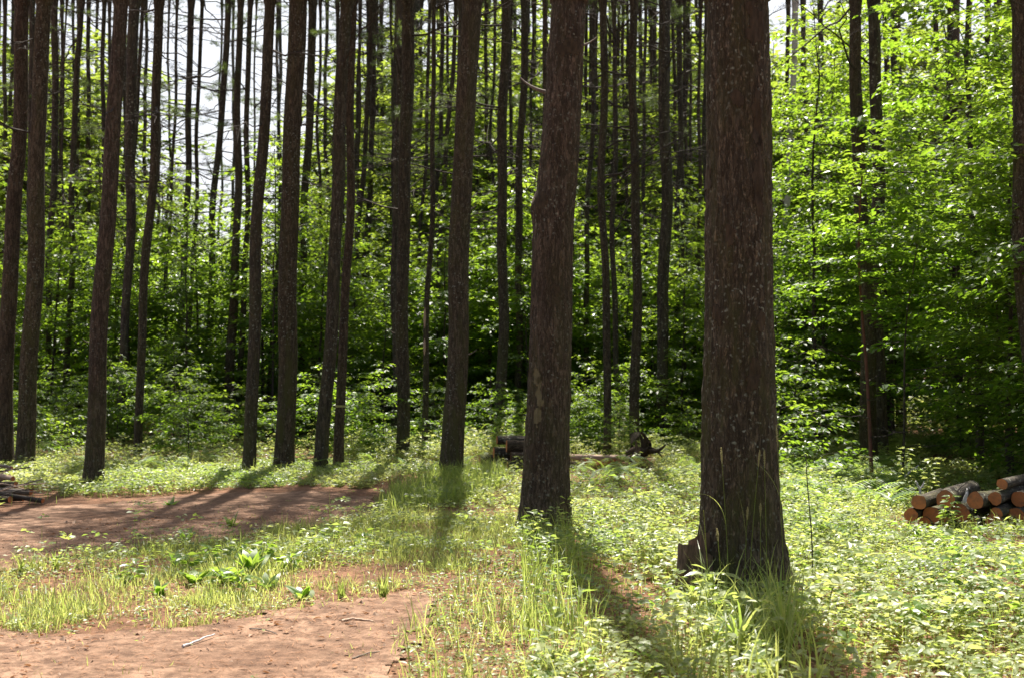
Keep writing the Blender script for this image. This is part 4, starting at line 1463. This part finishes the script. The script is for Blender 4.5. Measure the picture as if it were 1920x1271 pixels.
stick("stick", [gpt(343, 1224), gpt(370, 1214, .012), gpt(402, 1202, .01)], .0075, GREYWOOD, "grey straight stick lying in the shadow on the dirt path")
stick("stick", [gpt(468, 1188), gpt(500, 1194, .01), gpt(520, 1199)], .0045, DEADWOOD, "short dark twig at the lower rim of the grassy median")
stick("stick", [gpt(660, 1246), gpt(690, 1238, .01), gpt(712, 1232)], .0045, DEADWOOD, "dark curved twig beside the tall bright grass on the path")
stick("stick", [gpt(470, 992), gpt(520, 990, .01), gpt(565, 998)], .012, DEADWOOD, "brown stick lying half in the grass at the path's inner rim")
stick("stick", [gpt(640, 1176), gpt(665, 1172, .006), gpt(700, 1175)], .008, PALEWOOD, "pale flat wood sliver on the near dirt")
rg = np.random.default_rng(61)
for k in range(16):
    Y = rg.uniform(14.0, 15.2)
    a = at(rg.uniform(-60, 30), rg.uniform(885, 935), Y)
    b = a + np.array([rg.uniform(.25, .7) * rg.choice([-1, 1, 1]), rg.uniform(-.35, .2), rg.uniform(-.12, .14)])
    a[2], b[2] = max(a[2], .03), max(b[2], .02)
    stick("stick", [a, (a + b) / 2 + np.array([0, 0, rg.uniform(-.03, .05)]), b], rg.uniform(.005, .013), (TWIG, DEADWOOD, TWIG, PALEWOOD)[k % 4], "thin stick tangled in the brush pile beside the path", group="sticks in the brush pile")
Yp = 11.7
stick("forked_twig", [at(1725, 926, Yp), at(1725, 917, Yp), at(1717, 901, Yp)], .013, GREYWOOD, "pale grey twig forked like antlers on top of the log pile", forks=([at(1725, 917, Yp), at(1731, 908, Yp), at(1733, 901, Yp)],))
stick("branch_stub", [at(1808, 940, Yp), at(1812, 925, Yp), at(1817, 911, Yp)], .019, GREYWOOD, "pale thick branch stub standing up from the middle of the log pile")
stick("stick", [at(1787, 928, Yp + .4), at(1800, 914, Yp + .4), at(1811, 905, Yp + .4)], .008, DEADWOOD, "slim tan stick slanting up behind the pale stub on the log pile")
stick("stick", [at(1696, 893, 15), at(1708, 882, 15), at(1722, 872, 15)], .010, GREYWOOD, "pale slanting stick crossing a sapling stem behind the log pile")
stick("leaning_pole", [at(1768, 232, 22.5), at(1830, 160, 22), at(1905, 72, 21.5)], .045, TWIG, "dark bare limb slanting across the sunny leaves in the picture corner", "branch")

# dead rust-coloured bough near the fallen log
p = on_ground(1128, 880)
root = thing("dead_bough", (p[0], p[1], 0), "rust-red dead pine bough lying below the fallen log", "branch")
m, nm = MB(), MB()
for k in range(7):
    a = rng.uniform(-.6, .6) + (0 if k % 2 else 3.1)
    L = rng.uniform(.15, .3)
    t = np.linspace(0, 1, 5)
    P = np.stack([np.cos(a) * t * L, np.sin(a) * t * L * .6, .05 + .1 * t * rng.random()], -1)
    m.add(*tube(P, .006 * (1 - .7 * t), 4))
    n = 120
    q = rng.random(n)
    base = np.stack([np.interp(q, t, P[:, i]) for i in range(3)], -1)
    V, T, c = leaf_batch(base, rng.normal(0, 1, (n, 3)) + np.array([0, 0, .2]), rng.normal(0, 1, (n, 3)), rng.uniform(.05, .11, n), np.full(n, .008), .1, full=False)
    nm.add(V, T, rnd=np.repeat(rng.random(n), c))
m.build("twig", [TWIG], root)
nm.build("needles", [RUST], root)


# ------------------------------------------------------------------ single plants one can point to
def rosette(name, px, py, n, L, W, lean, curl, label, mat=BROAD, seed=0, z=0.0, cat="plant", K=7, lance=True):
    rg = np.random.default_rng(700 + seed)
    p = on_ground(px, py)
    root = thing(name, (p[0], p[1], gz(p[0], p[1])), label, cat)
    P = np.stack([rg.normal(0, .012, n), rg.normal(0, .012, n), np.full(n, -.01)], -1)
    for k in range(n):
        V, Q, c = blade_batch(P[k:k + 1], np.array([k / n * 6.28 + rg.uniform(-.3, .3)]), np.array([L * rg.uniform(.65, 1.15)]), np.array([abs(rg.normal(lean, .15))]), np.array([curl * rg.uniform(.5, 1.4)]), np.array([W * rg.uniform(.7, 1.2)]), K, lance, rg)
        MB().add(V, Q, rnd=rg.random(), smooth=True).build("leaf", [mat], root)
    return root


rosette("dandelion", 435, 985, 9, .17, .035, .45, .5, "lone bright upright dandelion rosette on the bare sunlit dirt", seed=1)
rosette("dandelion", 345, 1006, 10, .20, .045, .7, .6, "dark leafy rosette at the inner rim of the dirt, nearer than the lone dandelion", seed=2)
rosette("dandelion", 320, 945, 9, .14, .05, .9, .5, "small dark low plant alone on the far rim of the dirt path", seed=3)
rosette("broadleaf_weed", 470, 1080, 16, .24, .075, .5, .8, "tallest lush dock-like weed in the grassy median", seed=4)
rosette("broadleaf_weed", 425, 1098, 14, .20, .075, .6, .9, "lush broad weed just in front of the tallest one in the median", seed=5)
rosette("broadleaf_weed", 365, 1100, 12, .17, .07, .7, .8, "glossy broad weed on the sunlit side of the median clump", seed=6)
rosette("broadleaf_weed", 570, 1128, 9, .16, .055, .6, .7, "weed alone beside the bare patch at the median's lower rim", seed=7)
rosette("broadleaf_weed", 330, 1062, 9, .15, .05, .5, .7, "yellow-green weed at the back of the median clump", seed=8)
rosette("broadleaf_weed", 505, 1106, 10, .15, .05, .7, .8, "low weed at the shaded end of the median clump", seed=9)
rosette("broadleaf_weed", 300, 1120, 10, .13, .05, .7, .8, "low pale weed amid the yellowish median grass", seed=10)
rosette("grass_tuft", 560, 1000, 26, .18, .012, .3, .6, "dark grass tuft where the dirt meets the median, by the brown stick", GRASSM, 11, K=5, lance=False)
rosette("grass_tuft", 40, 1080, 30, .20, .011, .3, .7, "grass tuft on the median close to the picture edge", GRASSM, 12, K=5, lance=False)
rosette("grass_tuft", 105, 1070, 30, .19, .011, .3, .7, "second grass tuft along the median's back rim", GRASSM, 13, K=5, lance=False)
rosette("grass_tuft", 640, 1128, 24, .15, .009, .25, .4, "thin bright grass tuft on the near dirt beside the lone weed", GRASSM, 14, K=5, lance=False)
rosette("grass_tuft", 720, 1122, 26, .19, .010, .25, .5, "bright grass tuft at the tip of the near dirt", GRASSM, 15, K=5, lance=False)
rosette("grass_tuft", 1418, 1200, 40, .52, .022, .14, 2.2, "tall arching broad-bladed grass clump in front of the thickest trunk", GRASSM, 16, K=10, lance=False)
rosette("grass_tuft", 1385, 1245, 30, .46, .020, .16, 2.1, "shorter arching grass clump in front of the pale leafy plant", GRASSM, 17, K=10, lance=False)
rosette("grass_tuft", 1470, 1250, 30, .55, .012, .08, .6, "upright reedy grass clump beside the dark trunk shadow", GRASSM, 18, K=8, lance=False)


def leafy(name, px, py, H, tiers, L, W, label, mat=HERB, seed=0, k=5, cat="plant", Y=None, lean=(0, 0), nj=.25):
    rg = np.random.default_rng(800 + seed)
    p = on_ground(px, py) if Y is None else np.array([(px - CX) / F * Y, Y, 0])
    root = thing(name, (p[0], p[1], gz(p[0], p[1]) - .01), label, cat)
    t = np.linspace(0, 1, 8)
    P = np.stack([lean[0] * t * H + .02 * np.sin(t * 4 + seed), lean[1] * t * H, t * H], -1)
    MB().add(*tube(P, .0045 * max(.6, H) * (1 - .7 * t) + .0015, 6), smooth=True).build("stem", [GRASSM if H < .9 else STEM], root)
    m = MB()
    for i in range(tiers):
        f = .3 + .7 * (i + .8) / tiers
        c = np.array([np.interp(min(f, 1), t, P[:, q]) for q in range(3)])
        kk = k if i < tiers - 1 else k + 1
        a = rg.uniform(0, 6.28) + np.arange(kk) * 6.28 / kk + rg.normal(0, .2, kk)
        el = rg.normal(.12, .2, kk)
        D = np.stack([np.cos(a) * np.cos(el), np.sin(a) * np.cos(el), np.sin(el)], -1)
        st = rg.uniform(.2, .5, kk) * L
        V, T, cn = leaf_batch(c + D * st[:, None], D, np.stack([rg.normal(0, nj, kk), rg.normal(0, nj, kk), np.ones(kk)], -1), L * (1.15 - .35 * f) * rg.uniform(.8, 1.15, kk), W * (1.15 - .35 * f) * rg.uniform(.85, 1.1, kk), .1, .2)
        m.add(V, T, rnd=np.repeat(.4 + .6 * rg.random(kk), cn))
    m.build("foliage", [mat], root)
    return root


leafy("leafy_plant", 1342, 1165, .30, 4, .13, .075, "pale large-leaved plant shining in front of the rotten stump", seed=1)
leafy("leafy_plant", 1300, 1200, .25, 3, .12, .07, "low large-leaved plant below the pale shining one", seed=2)
leafy("leafy_plant", 1475, 1175, .26, 3, .11, .06, "blue-green leafed plant at the shadow side of the thickest trunk's foot", BROAD, seed=3)
leafy("leafy_plant", 1560, 1150, .24, 3, .11, .06, "broad pale-leaved plant out in the open, past the thin tall stem", seed=4)
leafy("leafy_plant", 1700, 1200, .24, 4, .11, .055, "glossy broad-leaved plant low in the shady corner meadow", BROAD, seed=5)
leafy("leafy_plant", 1640, 1180, .22, 3, .12, .06, "dark glossy plant beside the yellow grass blade in the corner meadow", BROAD, seed=6)
leafy("tall_weed", 1518, 1100, .92, 9, .035, .018, "single tall thin weed stem standing beside the thickest trunk", FERNM, seed=7, k=3)
leafy("leafy_plant", 1010, 1040, .36, 4, .10, .05, "dark leafy plant hugging the stout leaning pine's foot", BROAD, seed=8)
leafy("leafy_sapling", 1163, 868, .95, 10, .10, .06, "bright sunlit sapling glowing against the dark pine above the fallen log", seed=9, Y=19.6, nj=.4)
leafy("leafy_weed", 972, 893, .26, 5, .085, .05, "sunlit tall weed in front of the stack's log ends", seed=10, Y=18.0)
leafy("leafy_weed", 940, 894, .22, 4, .085, .05, "sunlit shorter weed in front of the dark lowest stacked logs", seed=11, Y=18.0)
leafy("leafy_weed", 1620, 930, .48, 10, .07, .03, "pale spire-shaped weed standing before the brown trunk of the dark thicket", seed=12, Y=14.9, k=6)
leafy("leafy_weed", 1518, 925, .34, 8, .06, .03, "small spire-shaped weed amid ferns near the thickest trunk", seed=13, Y=15.3, k=6)
leafy("leafy_sapling", 1700, 930, .62, 9, .085, .05, "sunlit leafy sapling just behind the forked twig of the log pile", seed=14, Y=14.2)
leafy("leafy_sapling", 1745, 930, .55, 8, .085, .05, "sunlit sapling overhanging the upper corner of the log pile", seed=15, Y=13.6)
leafy("leafy_weed", 1780, 985, .36, 6, .085, .045, "green-leaved weed hanging in front of the log ends", BROAD, seed=16, Y=11.55)
leafy("leafy_weed", 1770, 1000, .24, 5, .075, .04, "low weed before the bottom logs of the orange-ended pile", seed=17, Y=11.5)


for i, (px, py, H, lab) in enumerate([
    (395, 1075, .20, "leafy weed at the back of the median clump, beside the tallest dock"), (445, 1060, .18, "weed just behind the tallest dock-like weed"),
    (490, 1066, .20, "weed on the shaded shoulder of the tallest dock-like weed"), (410, 1112, .15, "low leafy weed before the glossy broad weed"),
    (350, 1082, .16, "leafy weed between the yellow-green weed and the glossy one"), (455, 1115, .14, "low leafy weed at the front of the median clump"),
    (545, 1075, .13, "small leafy weed where median grass thins out"), (250, 1100, .13, "small leafy weed amid the yellow grass of the median"),
    (620, 1010, .14, "leafy weed in the dark grass beyond the median's bare patch"), (680, 1020, .14, "leafy weed in the shaded grass toward the stout leaning pine"),
]):
    leafy("leafy_weed", px, py, H, 5, .085, .045, lab, BROAD, seed=40 + i, k=5, nj=.5)


def seed_grass(px, py, Y, ptop, label, seed, head=.11, leaf=None):
    """one flowering grass stalk whose tip shows at ptop"""
    rg = np.random.default_rng(900 + seed)
    p = np.array([(px - CX) / F * Y, Y, 0.0])
    tip = at(ptop[0], ptop[1], Y)
    root = thing("grass_stalk", (p[0], p[1], gz(p[0], p[1]) - .01), label, "grass", "seeding grass stalks at the thickest trunk")
    t = np.linspace(0, 1, 12)
    d = tip - p
    P = np.stack([d[0] * t ** 1.3, .02 * np.sin(t * 2), d[2] * t], -1)
    MB().add(*tube(P, .0026 * (1 - .5 * t), 5), rnd=.75, smooth=True).build("stem", [GRASSM], root)
    if head:
        m = MB()
        n = 170
        u = rg.random(n)
        q = 1 - head / max(d[2], .1) * (1 - u)
        c = np.stack([np.interp(q, t, P[:, i]) for i in range(3)], -1)
        a = rg.uniform(0, 6.28, n)
        D = np.stack([np.cos(a) * .7, np.sin(a) * .7, np.full(n, .9)], -1)
        V, T, cn = leaf_batch(c, D, rg.normal(0, 1, (n, 3)), (.010 * np.sin(np.pi * np.clip(u, .12, .93)) + .004), np.full(n, .0035), .2, full=False)
        m.add(V, T, rnd=np.repeat(rg.random(n), cn)).build("seed_head", [DRYGRASS], root)
    for (f, az, L, lean, curl) in (leaf or ()):
        c = np.array([[np.interp(f, t, P[:, i]) for i in range(3)]])
        V, Q, cn = blade_batch(c, np.array([az]), np.array([L]), np.array([lean]), np.array([curl]), np.array([.014]), 12, False, rg)
        MB().add(V, Q, rnd=.8, smooth=True).build("leaf", [GRASSM], root)


seed_grass(1368, 1190, 7.75, (1353, 838), "tallest seeding grass stalk against the stump side of the thickest trunk", 1, .10, ((.55, 3.3, .38, .2, 2.4),))
seed_grass(1400, 1190, 7.7, (1426, 843), "curved seeding grass stalk left of a near-twin against the trunk", 2, .10)
seed_grass(1438, 1190, 7.75, (1434, 843), "straight seeding grass stalk, the upright one of two heads close together", 3, .11)
seed_grass(1470, 1180, 7.8, (1457, 798), "highest seeding grass head, showing beyond the trunk's edge against dark leaves", 4, .13, ((.62, 3.15, .42, .35, 1.5),))
seed_grass(1393, 1185, 7.7, (1403, 950), "low seed head beside a vertical yellow blade in the middle of the trunk", 5, .08, ((.72, 2.5, .28, .1, .25),))
seed_grass(1356, 1185, 7.75, (1345, 990), "drooping short seed head near the stump", 6, .08)
seed_grass(1425, 1185, 7.8, (1427, 943), "thin pale seed head low between the two straight stalks", 7, .08)
seed_grass(1330, 1180, 7.7, (1320, 955), "bare bent grass blade beside the rotten stump", 8, 0, ((.6, 2.9, .3, .15, .4),))

# young stems in the thicket
for i, (px, pt, yb, Y, r, mat, lab) in enumerate([
    (1634, (1612, 320), 900, 17.0, .028, STEM_RED, "reddish thin young trunk in front of the black one in the dark thicket"),
    (1690, (1716, 420), 918, 16.6, .019, BARK_FAR, "dark slender young trunk bending behind the log pile's outer corner"),
    (1897, (1856, 300), 880, 18.4, .02, BARK_FAR, "slender young trunk weaving up the sunny thicket near the cropped pine"),
]):
    b = np.array([(px - CX) / F * Y, Y, 0.0])
    e = at(pt[0], pt[1], Y)
    t = np.linspace(0, 1, 16)
    root = thing("young_tree", (b[0], b[1], gz(b[0], b[1]) - .02), lab, "tree")
    P = np.stack([(e[0] - b[0]) * t + .05 * np.sin(t * 7 + i) * t, .1 * np.sin(t * 3), e[2] * t], -1)
    MB().add(*tube(P, r * (1 - .65 * t), 10), smooth=True).build("trunk", [mat], root)
    f = link("crown", SAP[i][1], root, (P[-1][0] * .5, 0, e[2] * .45))
    f.scale = (.8, .8, .62)
    for k in range(6):
        z = .25 + .1 * k
        d = link("dead_branch", DEAD[(i + k) % 7], root, (float(np.interp(z, t, P[:, 0])), 0, e[2] * z * .6))
        d.rotation_euler = (0, -.2, k * 2.4)
        d.scale = (.45, .45, .45)
